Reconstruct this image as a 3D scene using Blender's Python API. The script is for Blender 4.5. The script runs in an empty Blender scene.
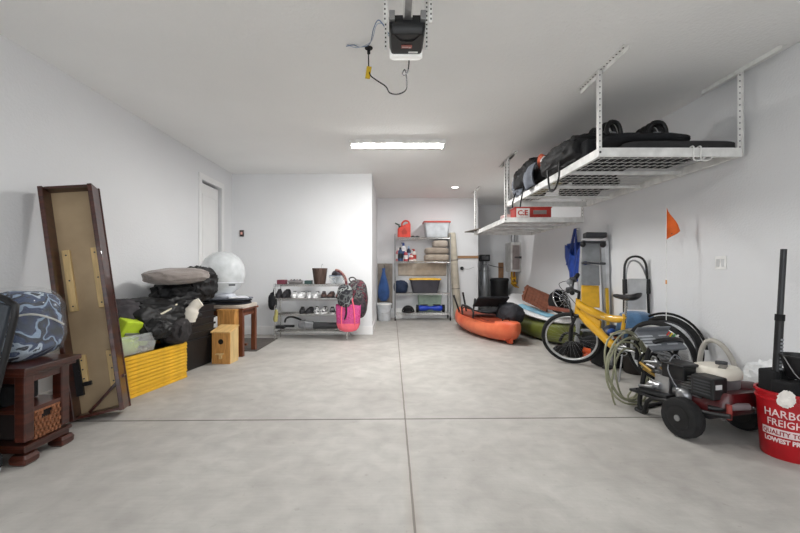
import bpy, bmesh, math, random
from mathutils import Vector, Matrix, noise, Euler
C = bpy.context.scene.collection
PI = math.pi
def R(d): return math.radians(d)
# ---------------------------------------------------------------- camera
CAMZ = 1.12; F = 390.0
cd = bpy.data.cameras.new('camera'); cam = bpy.data.objects.new('camera', cd); C.objects.link(cam)
cam.location = (0, 0, CAMZ); cam.rotation_euler = (R(90), 0, 0)
cd.sensor_width = 36; cd.lens = F * 36 / 800; cd.shift_x = 8 / 800; cd.shift_y = 3.5 / 800; cd.clip_start = .05
bpy.context.scene.camera = cam
# ---------------------------------------------------------------- world, daylight through the open garage door behind
w = bpy.data.worlds.new('sky'); bpy.context.scene.world = w; w.use_nodes = True
w.node_tree.nodes['Background'].inputs[0].default_value = (.93, .965, 1, 1)
w.node_tree.nodes['Background'].inputs[1].default_value = 2.3
def area(name, loc, rot, sx, sy, power, col):
    l = bpy.data.lights.new(name, 'AREA'); l.shape = 'RECTANGLE'; l.size = sx; l.size_y = sy; l.energy = power; l.color = col
    o = bpy.data.objects.new(name, l); C.objects.link(o); o.location = loc; o.rotation_euler = rot; return o
area('led_fixture_light', (.07, 5.1, 2.695), (0, 0, 0), 1.14, .11, 36, (1, 1, .99))
area('opener_lamp', (.085, 2.385, 2.405), (R(12), 0, 0), .18, .05, 16, (1, .99, .97))
area('added_far_lamp', (1.27, 7.85, 2.775), (0, 0, 0), .12, .12, 17, (1, 1, .98))  # added lamp that brightens the dark far end
vs = bpy.context.scene.view_settings
vs.view_transform = 'Standard'; vs.look = 'None'; vs.gamma = 1; vs.use_curve_mapping = False; vs.exposure = 0.38
bpy.context.scene.cycles.max_bounces = 10
bpy.context.scene.cycles.diffuse_bounces = 6
bpy.context.scene.cycles.use_denoising = True
# ---------------------------------------------------------------- materials
def lin(h):
    r = [int(h[i:i+2], 16) / 255 for i in (0, 2, 4)]
    return tuple(c / 12.92 if c <= .04045 else ((c + .055) / 1.055) ** 2.4 for c in r) + (1,)
MATS = {}
def M(key, col, rough=.5, metal=0, bump=None, var=None, trans=0, alpha=1, emit=0, coat=0, ior=1.45, wood=None, cloth=False):
    if key in MATS: return MATS[key]
    m = bpy.data.materials.new(key); m.use_nodes = True; nt = m.node_tree; b = nt.nodes['Principled BSDF']
    c = lin(col); b.inputs['Base Color'].default_value = c
    b.inputs['Roughness'].default_value = rough; b.inputs['Metallic'].default_value = metal
    b.inputs['Transmission Weight'].default_value = trans; b.inputs['Alpha'].default_value = alpha
    b.inputs['Coat Weight'].default_value = coat; b.inputs['IOR'].default_value = ior
    if cloth: b.inputs['Sheen Weight'].default_value = .25
    if emit: b.inputs['Emission Color'].default_value = c; b.inputs['Emission Strength'].default_value = emit
    tc = nt.nodes.new('ShaderNodeTexCoord')
    if var is None and not trans and not emit: var = (9, .12)
    if var:
        n = nt.nodes.new('ShaderNodeTexNoise'); n.inputs['Scale'].default_value = var[0]; n.inputs['Detail'].default_value = 5
        mp = nt.nodes.new('ShaderNodeMapping'); nt.links.new(tc.outputs['Object'], mp.inputs[0]); nt.links.new(mp.outputs[0], n.inputs['Vector'])
        if wood: mp.inputs['Scale'].default_value = wood
        r = nt.nodes.new('ShaderNodeValToRGB'); a = var[1]
        c2 = lin(var[2]) if len(var) > 2 else tuple(min(1, v * (1 + a)) for v in c[:3]) + (1,)
        r.color_ramp.elements[0].position = .35; r.color_ramp.elements[1].position = .65
        r.color_ramp.elements[0].color = tuple(v * (1 - a) for v in c[:3]) + (1,); r.color_ramp.elements[1].color = c2
        nt.links.new(n.outputs['Fac'], r.inputs[0]); nt.links.new(r.outputs[0], b.inputs['Base Color'])
    if bump:
        n = nt.nodes.new('ShaderNodeTexNoise'); n.inputs['Scale'].default_value = bump[0]; n.inputs['Detail'].default_value = 3
        nt.links.new(tc.outputs['Object'], n.inputs['Vector'])
        bp = nt.nodes.new('ShaderNodeBump'); bp.inputs['Strength'].default_value = bump[1]; bp.inputs['Distance'].default_value = .01
        nt.links.new(n.outputs['Fac'], bp.inputs['Height']); nt.links.new(bp.outputs[0], b.inputs['Normal'])
    MATS[key] = m; return m
def multi(key, cols, scale, rough=.8, wave=False, metric='F1'):
    """patches of several dye colours (patterned fabric)"""
    if key in MATS: return MATS[key]
    m = bpy.data.materials.new(key); m.use_nodes = True; nt = m.node_tree; b = nt.nodes['Principled BSDF']
    tc = nt.nodes.new('ShaderNodeTexCoord')
    n = nt.nodes.new('ShaderNodeTexNoise'); n.inputs['Scale'].default_value = scale; n.inputs['Detail'].default_value = 2; n.inputs['Distortion'].default_value = .35
    nt.links.new(tc.outputs['Object'], n.inputs['Vector'])
    r = nt.nodes.new('ShaderNodeValToRGB'); r.color_ramp.interpolation = 'CONSTANT'
    k = len(cols)
    while len(r.color_ramp.elements) < k: r.color_ramp.elements.new(.5)
    for i, c in enumerate(cols):
        r.color_ramp.elements[i].position = 0 if i == 0 else .32 + .36 * i / k; r.color_ramp.elements[i].color = lin(c)
    nt.links.new(n.outputs['Fac'], r.inputs[0]); nt.links.new(r.outputs[0], b.inputs['Base Color']); b.inputs['Roughness'].default_value = rough
    MATS[key] = m; return m
black = M('black_plastic', '131315', .45, var=(30, .25))
matte = M('black_matte', '0f0f11', .85, bump=(60, .2))
fabric = M('black_fabric', '141519', .9, bump=(90, .3))
rubber = M('rubber', '151516', .8, bump=(120, .3), var=(20, .3))
chrome = M('chrome', 'c9c9c8', .25, 1)
steel = M('grey_steel', '9b9c9e', .4, .85)
whitem = M('white_metal', 'e2e2e0', .45)
whitep = M('white_plastic', 'e6e6e4', .4)
dgrey = M('dark_grey', '3c3d40', .7)
grey = M('mid_grey', '84868a', .6)
walnut = M('red_brown_wood', '34150d', .35, var=(5, .25, '4a2217'), wood=(1, 1, 8), coat=.3)
pine = M('orange_pine', 'b98447', .5, var=(8, .2, 'd09a58'), wood=(6, 6, .7))
pineL = M('pale_pine', 'cdb07c', .6, var=(8, .15), wood=(6, 6, .7))
redp = M('red_plastic', 'a3151c', .4)
yellowp = M('yellow_plastic', 'dba92a', .4)
beige = M('beige_fabric', 'a4988a', .9, bump=(120, .3), cloth=True)
clear = M('clear_plastic', 'e8ecec', .25, alpha=.3, bump=(20, .2))
# ---------------------------------------------------------------- mesh builder
class MB:
    def __init__(s, m=None): s.v = []; s.f = []; s.m = m or Matrix.Identity(4)
    def add(s, vs, fs):
        o = len(s.v); s.v += [tuple(s.m @ Vector(v)) for v in vs]; s.f += [tuple(i + o for i in f) for f in fs]; return s
    def box(s, c, d, rot=(0, 0, 0), top=(1, 1)):
        e = Euler(rot).to_matrix(); vs = []
        for z in (-1, 1):
            for x, y in ((-1, -1), (1, -1), (1, 1), (-1, 1)):
                tx, ty = top if z > 0 else (1, 1)
                vs.append(Vector(c) + e @ Vector((x * d[0] / 2 * tx, y * d[1] / 2 * ty, z * d[2] / 2)))
        return s.add(vs, [(3, 2, 1, 0), (4, 5, 6, 7), (0, 1, 5, 4), (1, 2, 6, 5), (2, 3, 7, 6), (3, 0, 4, 7)])
    def loft(s, rings, cap=True, closed=False):
        n = len(rings[0]); vs = [p for r in rings for p in r]; fs = []
        K = len(rings)
        for k in range(K if closed else K - 1):
            for i in range(n):
                j = (i + 1) % n; k2 = (k + 1) % K
                fs.append((k * n + i, k * n + j, k2 * n + j, k2 * n + i))
        if cap and not closed: fs += [tuple(range(n))[::-1], tuple((K - 1) * n + i for i in range(n))]
        return s.add(vs, fs)
    def tube(s, pts, r, n=8, closed=False, sm=0):
        pts = [Vector(p) for p in pts]
        if sm: pts = smooth(pts, sm, closed)
        N = len(pts); rs = r if isinstance(r, (list, tuple)) else None; rings = []; up = None
        for i, p in enumerate(pts):
            a = pts[(i - 1) % N] if closed or i else p; b = pts[(i + 1) % N] if closed or i < N - 1 else p
            t = (b - a)
            t = t.normalized() if t.length > 1e-9 else Vector((0, 0, 1))
            if up is None: up = t.orthogonal().normalized()
            up = (up - t * up.dot(t))
            up = up.normalized() if up.length > 1e-6 else t.orthogonal().normalized()
            q = t.cross(up); rr = rs[int(round(i * (len(rs) - 1) / max(1, N - 1)))] if rs else r
            rings.append([p + (up * math.cos(2 * PI * k / n) + q * math.sin(2 * PI * k / n)) * rr for k in range(n)])
        return s.loft(rings, closed=closed)
    def cyl(s, a, b, r0, r1=None, n=20):
        r1 = r0 if r1 is None else r1
        a, b = Vector(a), Vector(b); t = (b - a).normalized(); u = t.orthogonal().normalized(); q = t.cross(u)
        return s.loft([[p + (u * math.cos(2 * PI * k / n) + q * math.sin(2 * PI * k / n)) * r for k in range(n)] for p, r in ((a, r0), (b, r1))])
    def lathe(s, prof, c=(0, 0, 0), n=28, sx=1, sy=1, cap=True):
        c = Vector(c)
        return s.loft([[c + Vector((r * sx * math.cos(2 * PI * k / n), r * sy * math.sin(2 * PI * k / n), z)) for k in range(n)] for r, z in prof], cap=cap)
    def ring(s, c, axis, R_, r, n=36, m=8, sq=1):
        a = Vector(axis).normalized(); u = a.orthogonal().normalized(); q = a.cross(u); c = Vector(c)
        return s.loft([[c + (u * math.cos(t) + q * math.sin(t)) * (R_ + r * math.cos(2 * PI * k / m)) + a * r * sq * math.sin(2 * PI * k / m) for k in range(m)]
                       for t in [2 * PI * i / n for i in range(n)]], closed=True)
    def prism(s, poly, y0, y1):
        """outline in x,z extruded along y"""
        return s.loft([[(x, y0, z) for x, z in poly], [(x, y1, z) for x, z in poly]])
    def prismz(s, poly, z0, z1):
        return s.loft([[(x, y, z0) for x, y in poly], [(x, y, z1) for x, y in poly]])
    def bin(s, w, d, h, w2, d2, t=.004, rim=.015, c=(0, 0, 0), rad=.03, lip=.02):
        cx, cy, cz = c
        rr = lambda W, D, z: rrect(cx, cy, W, D, rad, cz + z)
        return s.loft([rr(w - .02, d - .02, 0), rr(w, d, .006), rr(w2, d2, h - lip), rr(w2 + rim * 2, d2 + rim * 2, h - lip), rr(w2 + rim * 2, d2 + rim * 2, h),
                       rr(w2 - t * 2, d2 - t * 2, h), rr(w - t * 2, d - t * 2, .012)])
    def blob(s, c, r, seed=0, amp=.12, freq=3., p=1, flat=None, sub=4, ridge=True, rot=0):
        bm = bmesh.new(); bmesh.ops.create_icosphere(bm, subdivisions=sub, radius=1); off = Vector((seed * 7.3, seed * 3.1, seed * 1.7))
        vs = []
        ca, sa = math.cos(rot), math.sin(rot)
        for v in bm.verts:
            d = v.co.normalized()
            q = Vector([math.copysign(abs(k) ** p, k) for k in d])
            e = 0
            if amp:
                e = noise.noise(d * freq + off)
                if ridge: e = (.5 - abs(e)) + .5 * (.4 - abs(noise.noise(d * freq * 2.3 + off))) - .3
            q = q * (1 + amp * e)
            x, y, z = q.x * r[0], q.y * r[1], q.z * r[2]
            if flat is not None: z = max(z, flat)
            vs.append((c[0] + x * ca - y * sa, c[1] + x * sa + y * ca, c[2] + z))
        fs = [tuple(v.index for v in f.verts) for f in bm.faces]; bm.free()
        return s.add(vs, fs)
    def sheet(s, fn, nu, nv):
        vs = [fn(i / nu, j / nv) for j in range(nv + 1) for i in range(nu + 1)]
        return s.add(vs, [(j * (nu + 1) + i, j * (nu + 1) + i + 1, (j + 1) * (nu + 1) + i + 1, (j + 1) * (nu + 1) + i) for j in range(nv) for i in range(nu)])
    def build(s, name, mat, parent=None, smooth=False, bevel=0, solid=0, loc=None, rot=None, sub=0, weld=False):
        me = bpy.data.meshes.new(name); me.from_pydata(s.v, [], s.f); me.update()
        bm = bmesh.new(); bm.from_mesh(me)
        if weld: bmesh.ops.remove_doubles(bm, verts=bm.verts, dist=1e-4)
        bmesh.ops.recalc_face_normals(bm, faces=bm.faces)
        bm.to_mesh(me); bm.free()
        if smooth:
            for p in me.polygons: p.use_smooth = True
            try: me.set_sharp_from_angle(angle=R(50))
            except Exception: pass
        me.materials.append(mat)
        o = bpy.data.objects.new(name, me); C.objects.link(o)
        if loc is not None: o.location = loc
        if rot is not None: o.rotation_euler = rot
        if parent: o.parent = parent
        if solid: k = o.modifiers.new('solid', 'SOLIDIFY'); k.thickness = solid; k.offset = 0
        if bevel: k = o.modifiers.new('bevel', 'BEVEL'); k.width = bevel; k.segments = 2; k.limit_method = 'ANGLE'; k.angle_limit = R(40)
        if sub: k = o.modifiers.new('sub', 'SUBSURF'); k.levels = sub; k.render_levels = sub
        return o
def smooth(pts, k, closed=False):
    out = []; N = len(pts)
    g = lambda i: pts[i % N] if closed else pts[max(0, min(N - 1, i))]
    for i in range(N if closed else N - 1):
        a, b, c, d = g(i - 1), g(i), g(i + 1), g(i + 2)
        for j in range(k):
            t = j / k
            out.append(.5 * ((2 * b) + (c - a) * t + (2 * a - 5 * b + 4 * c - d) * t * t + (3 * b - a - 3 * c + d) * t ** 3))
    if not closed: out.append(pts[-1])
    return out
def rrect(cx, cy, w, d, r, z, n=4):
    out = []
    for qx, qy, a0 in ((1, 1, 0), (-1, 1, 90), (-1, -1, 180), (1, -1, 270)):
        for k in range(n + 1):
            a = R(a0 + 90 * k / n); out.append(Vector((cx + qx * (w / 2 - r) + r * math.cos(a), cy + qy * (d / 2 - r) + r * math.sin(a), z)))
    return out
def tag(o, label=None, cat=None, group=None, kind=None):
    if label: o['label'] = label
    if cat: o['category'] = cat
    if group: o['group'] = group
    if kind: o['kind'] = kind
    return o
def thing(name, loc, label, cat, group=None, rz=0, rot=None):
    o = bpy.data.objects.new(name, None); C.objects.link(o); o.location = loc; o.rotation_euler = rot or (0, 0, rz); o.empty_display_size = .1
    return tag(o, label, cat, group)
def copy_tree(o, parent=None):
    c = o.copy(); C.objects.link(c)
    if parent: c.parent = parent
    for ch in list(o.children): copy_tree(ch, c)
    return c
def text_mb(s, size, depth=.001, font=None, fn=None, sx=1, ax='CENTER', bold=0):
    cu = bpy.data.curves.new('t', 'FONT'); cu.body = s; cu.size = size; cu.extrude = depth; cu.align_x = ax; cu.offset = bold; cu.resolution_u = 2
    t = bpy.data.objects.new('t', cu); C.objects.link(t); bpy.context.view_layer.update()
    me = bpy.data.meshes.new_from_object(t.evaluated_get(bpy.context.evaluated_depsgraph_get()))
    mb = MB(); vs = [Vector((v.co.x * sx, v.co.y, v.co.z)) for v in me.vertices]
    mb.add([fn(v) for v in vs] if fn else vs, [tuple(p.vertices) for p in me.polygons])
    bpy.data.objects.remove(t); bpy.data.meshes.remove(me); return mb
def TR(loc=(0, 0, 0), rot=(0, 0, 0)): return Matrix.Translation(loc) @ Euler(rot).to_matrix().to_4x4()
# ---------------------------------------------------------------- setting
def wallmat(key, col, sc=55, st=.25, am=.03):
    return M(key, col, .85, bump=(sc, st), var=(.6, am))
wm = wallmat('wall_paint', 'dfe0e2'); cm = wallmat('ceiling_paint', 'efefee', 38, .5, .03); trimm = M('trim_paint', 'e6e6e6', .5, var=(3, .02))
def concrete():
    m = bpy.data.materials.new('concrete'); m.use_nodes = True; nt = m.node_tree; b = nt.nodes['Principled BSDF']; N = nt.nodes.new; L = nt.links.new
    g = N('ShaderNodeNewGeometry'); tcn = N('ShaderNodeTexCoord')
    def nz(sc, det, dist=0, mp=(1, 1, 1)):
        q = N('ShaderNodeMapping'); q.inputs['Scale'].default_value = mp; L(tcn.outputs['Object'], q.inputs[0])
        n = N('ShaderNodeTexNoise'); n.inputs['Scale'].default_value = sc; n.inputs['Detail'].default_value = det; n.inputs['Distortion'].default_value = dist
        L(q.outputs[0], n.inputs['Vector']); return n
    def ramp(src, p0, c0, p1, c1):
        r = N('ShaderNodeValToRGB'); e = r.color_ramp.elements; e[0].position = p0; e[1].position = p1; e[0].color = c0; e[1].color = c1; L(src, r.inputs[0]); return r
    def mix(mode, fac, a, c):
        x = N('ShaderNodeMix'); x.data_type = 'RGBA'; x.blend_type = mode
        if isinstance(fac, float): x.inputs[0].default_value = fac
        else: L(fac, x.inputs[0])
        L(a, x.inputs[6])
        if isinstance(c, tuple): x.inputs[7].default_value = c
        else: L(c, x.inputs[7])
        return x.outputs[2]
    base = ramp(nz(1.6, 8, .2).outputs['Fac'], .3, lin('a9a5a0'), .7, lin('bab7b2')).outputs[0]
    fine = ramp(nz(7, 9, .4).outputs['Fac'], .3, (.76, .76, .76, 1), .7, (1, 1, 1, 1)).outputs[0]
    col = mix('MULTIPLY', .8, base, fine)
    brush = ramp(nz(5, 5, 0, (1, 14, 1)).outputs['Fac'], .35, (.86, .86, .86, 1), .65, (1, 1, 1, 1)).outputs[0]
    col = mix('MULTIPLY', .3, col, brush)
    spk = ramp(nz(26, 3, 0).outputs['Fac'], .2, (.6, .58, .55, 1), .34, (1, 1, 1, 1)).outputs[0]; col = mix('MULTIPLY', .55, col, spk)
    stain = ramp(nz(.9, 4, 1.2, (1, .6, 1)).outputs['Fac'], .6, (0, 0, 0, 1), .72, (1, 1, 1, 1)).outputs[0]
    rr = N('ShaderNodeMath'); rr.operation = 'MULTIPLY'; rr.inputs[1].default_value = .12; L(stain, rr.inputs[0])
    col = mix('MIX', rr.outputs[0], col, lin('cac5c0'))
    sp = N('ShaderNodeSeparateXYZ'); L(g.outputs['Position'], sp.inputs[0])
    def ma(op, a, c=None, d=None):
        x = N('ShaderNodeMath'); x.operation = op
        for i, v in enumerate((a, c, d)):
            if v is None: continue
            if isinstance(v, (int, float)): x.inputs[i].default_value = v
            else: L(v, x.inputs[i])
        return x.outputs[0]
    wob = ma('MULTIPLY', ma('SUBTRACT', nz(8, 3).outputs['Fac'], .5), .006)
    def line(d, hw): return ma('LESS_THAN', ma('ABSOLUTE', ma('ADD', d, wob)), hw)
    d1 = ma('SUBTRACT', sp.outputs[0], .099)
    d2 = ma('SUBTRACT', ma('SUBTRACT', sp.outputs[1], 2.93), ma('MULTIPLY', sp.outputs[0], .018))
    d3 = ma('SUBTRACT', sp.outputs[1], 6.72)
    # dirt beside the joints
    soft = ma('MULTIPLY', ma('SMOOTH_MIN', ma('DIVIDE', ma('ABSOLUTE', d1), .05), 1, .2), 1)
    sd = N('ShaderNodeMapRange'); L(ma('ABSOLUTE', d1), sd.inputs[0]); sd.inputs[1].default_value = .0; sd.inputs[2].default_value = .05; sd.inputs[3].default_value = .5; sd.inputs[4].default_value = 0
    near = N('ShaderNodeMapRange'); L(sp.outputs[1], near.inputs[0]); near.inputs[1].default_value = 1.6; near.inputs[2].default_value = 2.3; near.inputs[3].default_value = 1; near.inputs[4].default_value = .25
    col = mix('MIX', ma('MULTIPLY', sd.outputs[0], near.outputs[0]), col, lin('8d8072'))
    col = mix('MIX', ma('MULTIPLY', line(d1, .0055), .75), col, lin('5f5850'))
    col = mix('MIX', ma('MULTIPLY', line(d2, .009), .85), col, lin('4b4740'))
    col = mix('MIX', ma('MULTIPLY', line(d3, .012), .25), col, lin('7d776f'))
    L(col, b.inputs['Base Color']); b.inputs['Roughness'].default_value = .62
    bp = N('ShaderNodeBump'); bp.inputs['Strength'].default_value = .18; bp.inputs['Distance'].default_value = .01; L(nz(40, 6).outputs['Fac'], bp.inputs['Height']); L(bp.outputs[0], b.inputs['Normal'])
    return m
conc = concrete()
XL, XR, HC = -2.77, 2.98, 2.79; Y1, Y2, Y3 = 6.76, 9.06, 10.0; YB = -.9
def struct(name, mb, mat, **k): return tag(mb.build(name, mat, **k), kind='structure')
def bb(x0, x1, y0, y1, z0, z1): return MB().box(((x0 + x1) / 2, (y0 + y1) / 2, (z0 + z1) / 2), (x1 - x0, y1 - y0, z1 - z0))
struct('floor', bb(XL - .2, XR + .2, YB - .3, Y3 + .2, -.15, 0), conc)
struct('driveway', bb(-6, 6, YB - 7, YB - .3, -.16, -.01), M('driveway', 'b9b4ac', .8))
struct('ceiling', bb(XL - .2, XR + .2, YB - .3, Y3 + .2, HC, HC + .15), cm)
DY0, DY1, DZ = 5.66, 6.32, 2.44
lw = bb(XL - .15, XL, YB, DY0, 0, HC)
for a in ((XL - .15, XL, DY1, Y1, 0, HC), (XL - .15, XL, DY0, DY1, DZ, HC)):
    t = bb(*a); lw.add(t.v, t.f)
struct('wall_left', lw, wm)
struct('wall_right', bb(XR, XR + .15, YB, Y3 + .15, 0, HC), wm)
struct('wall_back', bb(XL - .15, -.347, Y1, Y2 + .15, 0, HC), wm)
struct('wall_far', bb(-.347, 2.0, Y2, Y2 + .15, 0, HC), wm)
struct('wall_nook', bb(1.8, 2.0, Y2, Y3, 0, HC), wm)
struct('wall_recess', bb(1.8, XR + .15, Y3, Y3 + .15, 0, HC), wm)
struct('wall_front', bb(XL - .2, XR + .2, YB - .15, YB, 2.35, HC), wm)
struct('wall_front_left', bb(XL - .2, XL + .35, YB - .15, YB, 0, 2.35), wm)
struct('wall_front_right', bb(XR - .35, XR + .2, YB - .15, YB, 0, 2.35), wm)
d1 = bb(XL - .07, XL - .03, DY0 + .006, DY1 - .045, .01, DZ - .035)
for z0, z1 in ((.25, .95), (1.1, 2.2)):
    pass
dr = struct('door_1', d1, trimm)
pm = MB()
for z0, z1 in ((.22, 1.0), (1.15, 2.25)):
    for a in ((XL - .032, XL - .024, DY0 + .1, DY1 - .1, z0, z0 + .02), (XL - .032, XL - .024, DY0 + .1, DY1 - .1, z1 - .02, z1), (XL - .032, XL - .024, DY0 + .1, DY0 + .12, z0, z1), (XL - .032, XL - .024, DY1 - .12, DY1 - .1, z0, z1)):
        t = bb(*a); pm.add(t.v, t.f)
pm.build('panel_molding', trimm, dr)
MB().cyl((XL - .05, DY0 + .07, 1.0), (XL + .01, DY0 + .07, 1.0), .012).blob((XL + .02, DY0 + .07, 1.0), (.02, .028, .028), amp=0, sub=2).build('door_knob', steel, dr, smooth=True)
cs = MB()
for a in ((XL, XL + .018, DY0 - .085, DY0, 0, DZ + .085), (XL, XL + .018, DY1, DY1 + .085, 0, DZ + .085), (XL, XL + .018, DY0, DY1, DZ, DZ + .085)):
    t = bb(*a); cs.add(t.v, t.f)
struct('trim_1', cs, trimm, bevel=.004)
struct('door_gap_shade', bb(XL - .15, XL - .1, DY0, DY1, 0, DZ), M('dark_gap', '1d1d1f', .9))  # dark sheet behind the door, painting in the shade of its gaps
def base(name, x0, x1, y0, y1): struct(name, bb(x0, x1, y0, y1, 0, .15), trimm, bevel=.006)
base('baseboard_left', XL, XL + .015, YB, DY0 - .085)
base('baseboard_left_far', XL, XL + .015, DY1 + .085, Y1)
base('baseboard_back', XL + .015, -.332, Y1 - .015, Y1)
base('baseboard_corner', -.347, -.332, Y1, Y2)
base('baseboard_far', -.33, 2.0, Y2 - .015, Y2)
base('baseboard_recess', 2.0, XR, Y3 - .015, Y3)
base('baseboard_right', XR - .015, XR, YB, Y3)
# ================================================================ LEFT SIDE
# side table (origin at floor, right-front corner region); spans X -2.72..-2.05, Y 2.2..2.62
t = thing('side_table', (-2.42, 2.385, 0), 'dark red-brown wooden side table with low shelf holding the bagged comforter', 'table')
TW, TD, TH = .66, .33, .565
MB().box((0, 0, TH - .015), (TW + .07, TD + .07, .03)).box((0, 0, TH - .042), (TW + .03, TD + .03, .024)).build('table_top', walnut, t, bevel=.005)
for sx in (-1, 1):
    for sy in (-1, 1):
        l = MB().box((sx * (TW / 2 - .04), sy * (TD / 2 - .04), (TH - .03) / 2 + .06), (.062, .062, TH - .17)).build('leg', walnut, t, bevel=.006)
        MB().loft([rrect(sx * (TW / 2 - .04), sy * (TD / 2 - .04), a, a, .008, z, 2) for a, z in ((.075, 0), (.095, .012), (.1, .04), (.08, .06))]).build('foot', walnut, l)
MB().box((0, -TD / 2 + .03, TH - .075), (TW - .1, .025, .05)).box((0, TD / 2 - .03, TH - .075), (TW - .1, .025, .05)).box((-TW / 2 + .03, 0, TH - .075), (.025, TD - .1, .05)).box((TW / 2 - .03, 0, TH - .075), (.025, TD - .1, .05)).build('apron', walnut, t, bevel=.003)
MB().box((0, 0, .3), (TW - .03, TD - .03, .025)).build('shelf', walnut, t, bevel=.003)
MB().box((0, 0, .105), (TW + .0, TD + .0, .02)).box((0, 0, .08), (TW - .02, TD - .02, .03)).build('plinth', walnut, t, bevel=.005)
pal = M('drawer_dark', '1b0f0c', .8)
wick = M('wicker', '8c5a3c', .8, bump=(200, 1), var=(70, .4))
def basket(w_, h_, m):
    b = MB(m)
    n = 13
    for i in range(6):                                   # woven rows
        z = -h_ / 2 + h_ * (i + .5) / 6
        for j in range(n):
            x = -w_ / 2 + w_ * (j + .5) / n
            if i >= 4 and abs(x) < w_ * .22: continue    # the hand hole
            b.box((x, (.006 if (i + j) % 2 else -.004), z), (w_ / n * .96, .014, h_ / 6 * .86))
    for j in range(n + 1): b.cyl((-w_ / 2 + w_ * j / n, .002, -h_ / 2), (-w_ / 2 + w_ * j / n, .002, h_ / 2 - (h_ * .3 if abs(-w_ / 2 + w_ * j / n) < w_ * .2 else 0)), .004, n=6)
    b.tube([(-w_ / 2, 0, h_ / 2), (w_ / 2, 0, h_ / 2)], .008, 6)
    return b
bk = basket(.18, .16, TR((TW / 2 - .02, 0, .2), (0, 0, PI / 2))).build('basket_drawer', wick, t, bevel=.002)
MB().box((.05, 0, .2), (.5, .17, .16)).build('drawer_box', pal, t)
# comforter in clear bag
multi('tie_dye', ['0a0f20', '16233f', '1b2c52', '8397b0', '0d142c', '24385e', 'aab7c6', '0c1226'], 6)
cf = MB().blob((0, 0, .17), (.19, .2, .18), 3, .1, 2.2, .72, -.17, 5).blob((.01, .02, .31), (.16, .17, .11), 8, .12, 2.2, .75, sub=4).build('comforter', MATS['tie_dye'], smooth=True, loc=(-2.33, 2.43, TH + .003))
tag(cf, 'blue and white patterned comforter packed on the side table', 'comforter')
MB().tube([(.1, -.2, .27), (.19, -.12, .29), (.21, .0, .25), (.2, .1, .2)], .006, 6, sm=4).build('bag_piping', M('pale_trim', 'b9b9b4', .5), cf, smooth=True)
cb = MB().blob((0, 0, .21), (.205, .215, .235), 3, .1, 2.2, .68, -.208, 5).build('clear_bag', M('clear_film', 'dfe6ea', .08, alpha=.1, bump=(9, .9), coat=1), cf, smooth=True)
# black panel leaning at the left edge
pn = thing('folding_chair', (-2.05, 2.0, .0), 'black padded folding chair leaning against the side table at the left edge', 'chair', rot=(0, R(14), 0))
fp = [(-.26, 0), (.2, 0), (.2, .93), (.16, .99), (.09, 1.0), (-.26, 1.0)]
pn.location = (-2.45, 2.1, .02)
MB().tube([(x, 0, z) for x, z in ((-.24, .42), (-.24, .95), (-.2, 1.0), (-.1, 1.015), (.08, 1.01), (.16, .99), (.2, .93), (.2, .42))], .017, 10, sm=3).build('frame', black, pn, smooth=True)
MB().box((-.02, 0, .7), (.38, .03, .56)).build('back_panel', M('grey_vinyl', '3a3f45', .45, bump=(60, .2)), pn, bevel=.012)
MB().tube([(.205, .0, .42), (.205, .0, .0)], .014, 8).build('leg', black, pn, smooth=True)
MB().tube([(-.24, .0, .42), (-.24, .0, .0)], .014, 8).build('leg', black, pn, smooth=True)
MB().box((-.02, -.012, .3), (.38, .03, .3)).build('seat', black, pn, bevel=.01)
# dark bag on the floor in front of the table
bg = MB().blob((0, 0, .06), (.12, .07, .07), 5, .25, 3, .8, -.06, 4).build('duffel_bag', fabric, smooth=True, loc=(-2.27, 2.12, .001))
tag(bg, 'slumped black fabric bag on the floor in front of side table', 'bag')
MB().tube([(.0, -.05, .1), (.08, -.06, .06), (.12, -.04, .03), (.13, .0, .02), (.1, .03, .03), (.12, -.06, .012)], .005, 6, sm=5).build('pale_strap', M('pale_strap', 'b9bdc2', .6), bg, smooth=True)
bx = MB().box((0, 0, .06), (.45, .22, .12)).build('black_case', matte, loc=(-2.48, 2.385, .3135), bevel=.015)
tag(bx, 'flat black case lying on the lower shelf of the side table', 'case')
# long wooden table leaf standing on end, underside to the room
bu = Vector((-.175, 0.045, .98)).normalized(); br = Vector((.92, .37, .13)); br = (br - bu * br.dot(bu)).normalized(); bnrm = bu.cross(br)   # toward the room: -bnrm?
m4 = Matrix((br, bnrm, bu)).transposed().to_4x4(); m4.translation = Vector((-2.385, 2.96, .0))
bl = thing('bench_top', (0, 0, 0), 'long narrow wooden tabletop standing on end with raw underside facing out', 'table'); bl.matrix_world = m4
W_, L_ = .33, 1.76
raw = M('raw_plywood', 'a08a6c', .75, var=(2.2, .12, 'b39d7e'))
MB().box((W_ / 2, .01, L_ / 2), (W_, .02, L_)).build('top_panel', raw, bl)
MB().box((W_ / 2, .03, L_ / 2), (W_ + .02, .018, L_ + .02)).build('veneer_face', walnut, bl, bevel=.004)
for x in (.011, W_ - .011): MB().box((x, -.065, L_ / 2), (.03, .16, L_)).build('side_rail', walnut, bl, bevel=.003)
for z in (.011, L_ - .005): MB().box((W_ / 2, -.05, z), (W_ - .044, .12, .02)).build('end_rail', walnut, bl, bevel=.003)
for x, z0, z1 in ((.075, .80, 1.28), (W_ - .07, .80, 1.28), (.08, .24, .46), (W_ - .065, .18, .46)):
    k = MB().box((x, -.012, (z0 + z1) / 2), (.05, .03, z1 - z0)).build('batten', pineL, bl, bevel=.003)
    for zz in (z0 + .04, (z0 + z1) / 2, z1 - .04): MB().cyl((x, -.027, zz), (x, -.03, zz), .006, n=10).build('screw', dgrey, k)
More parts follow.
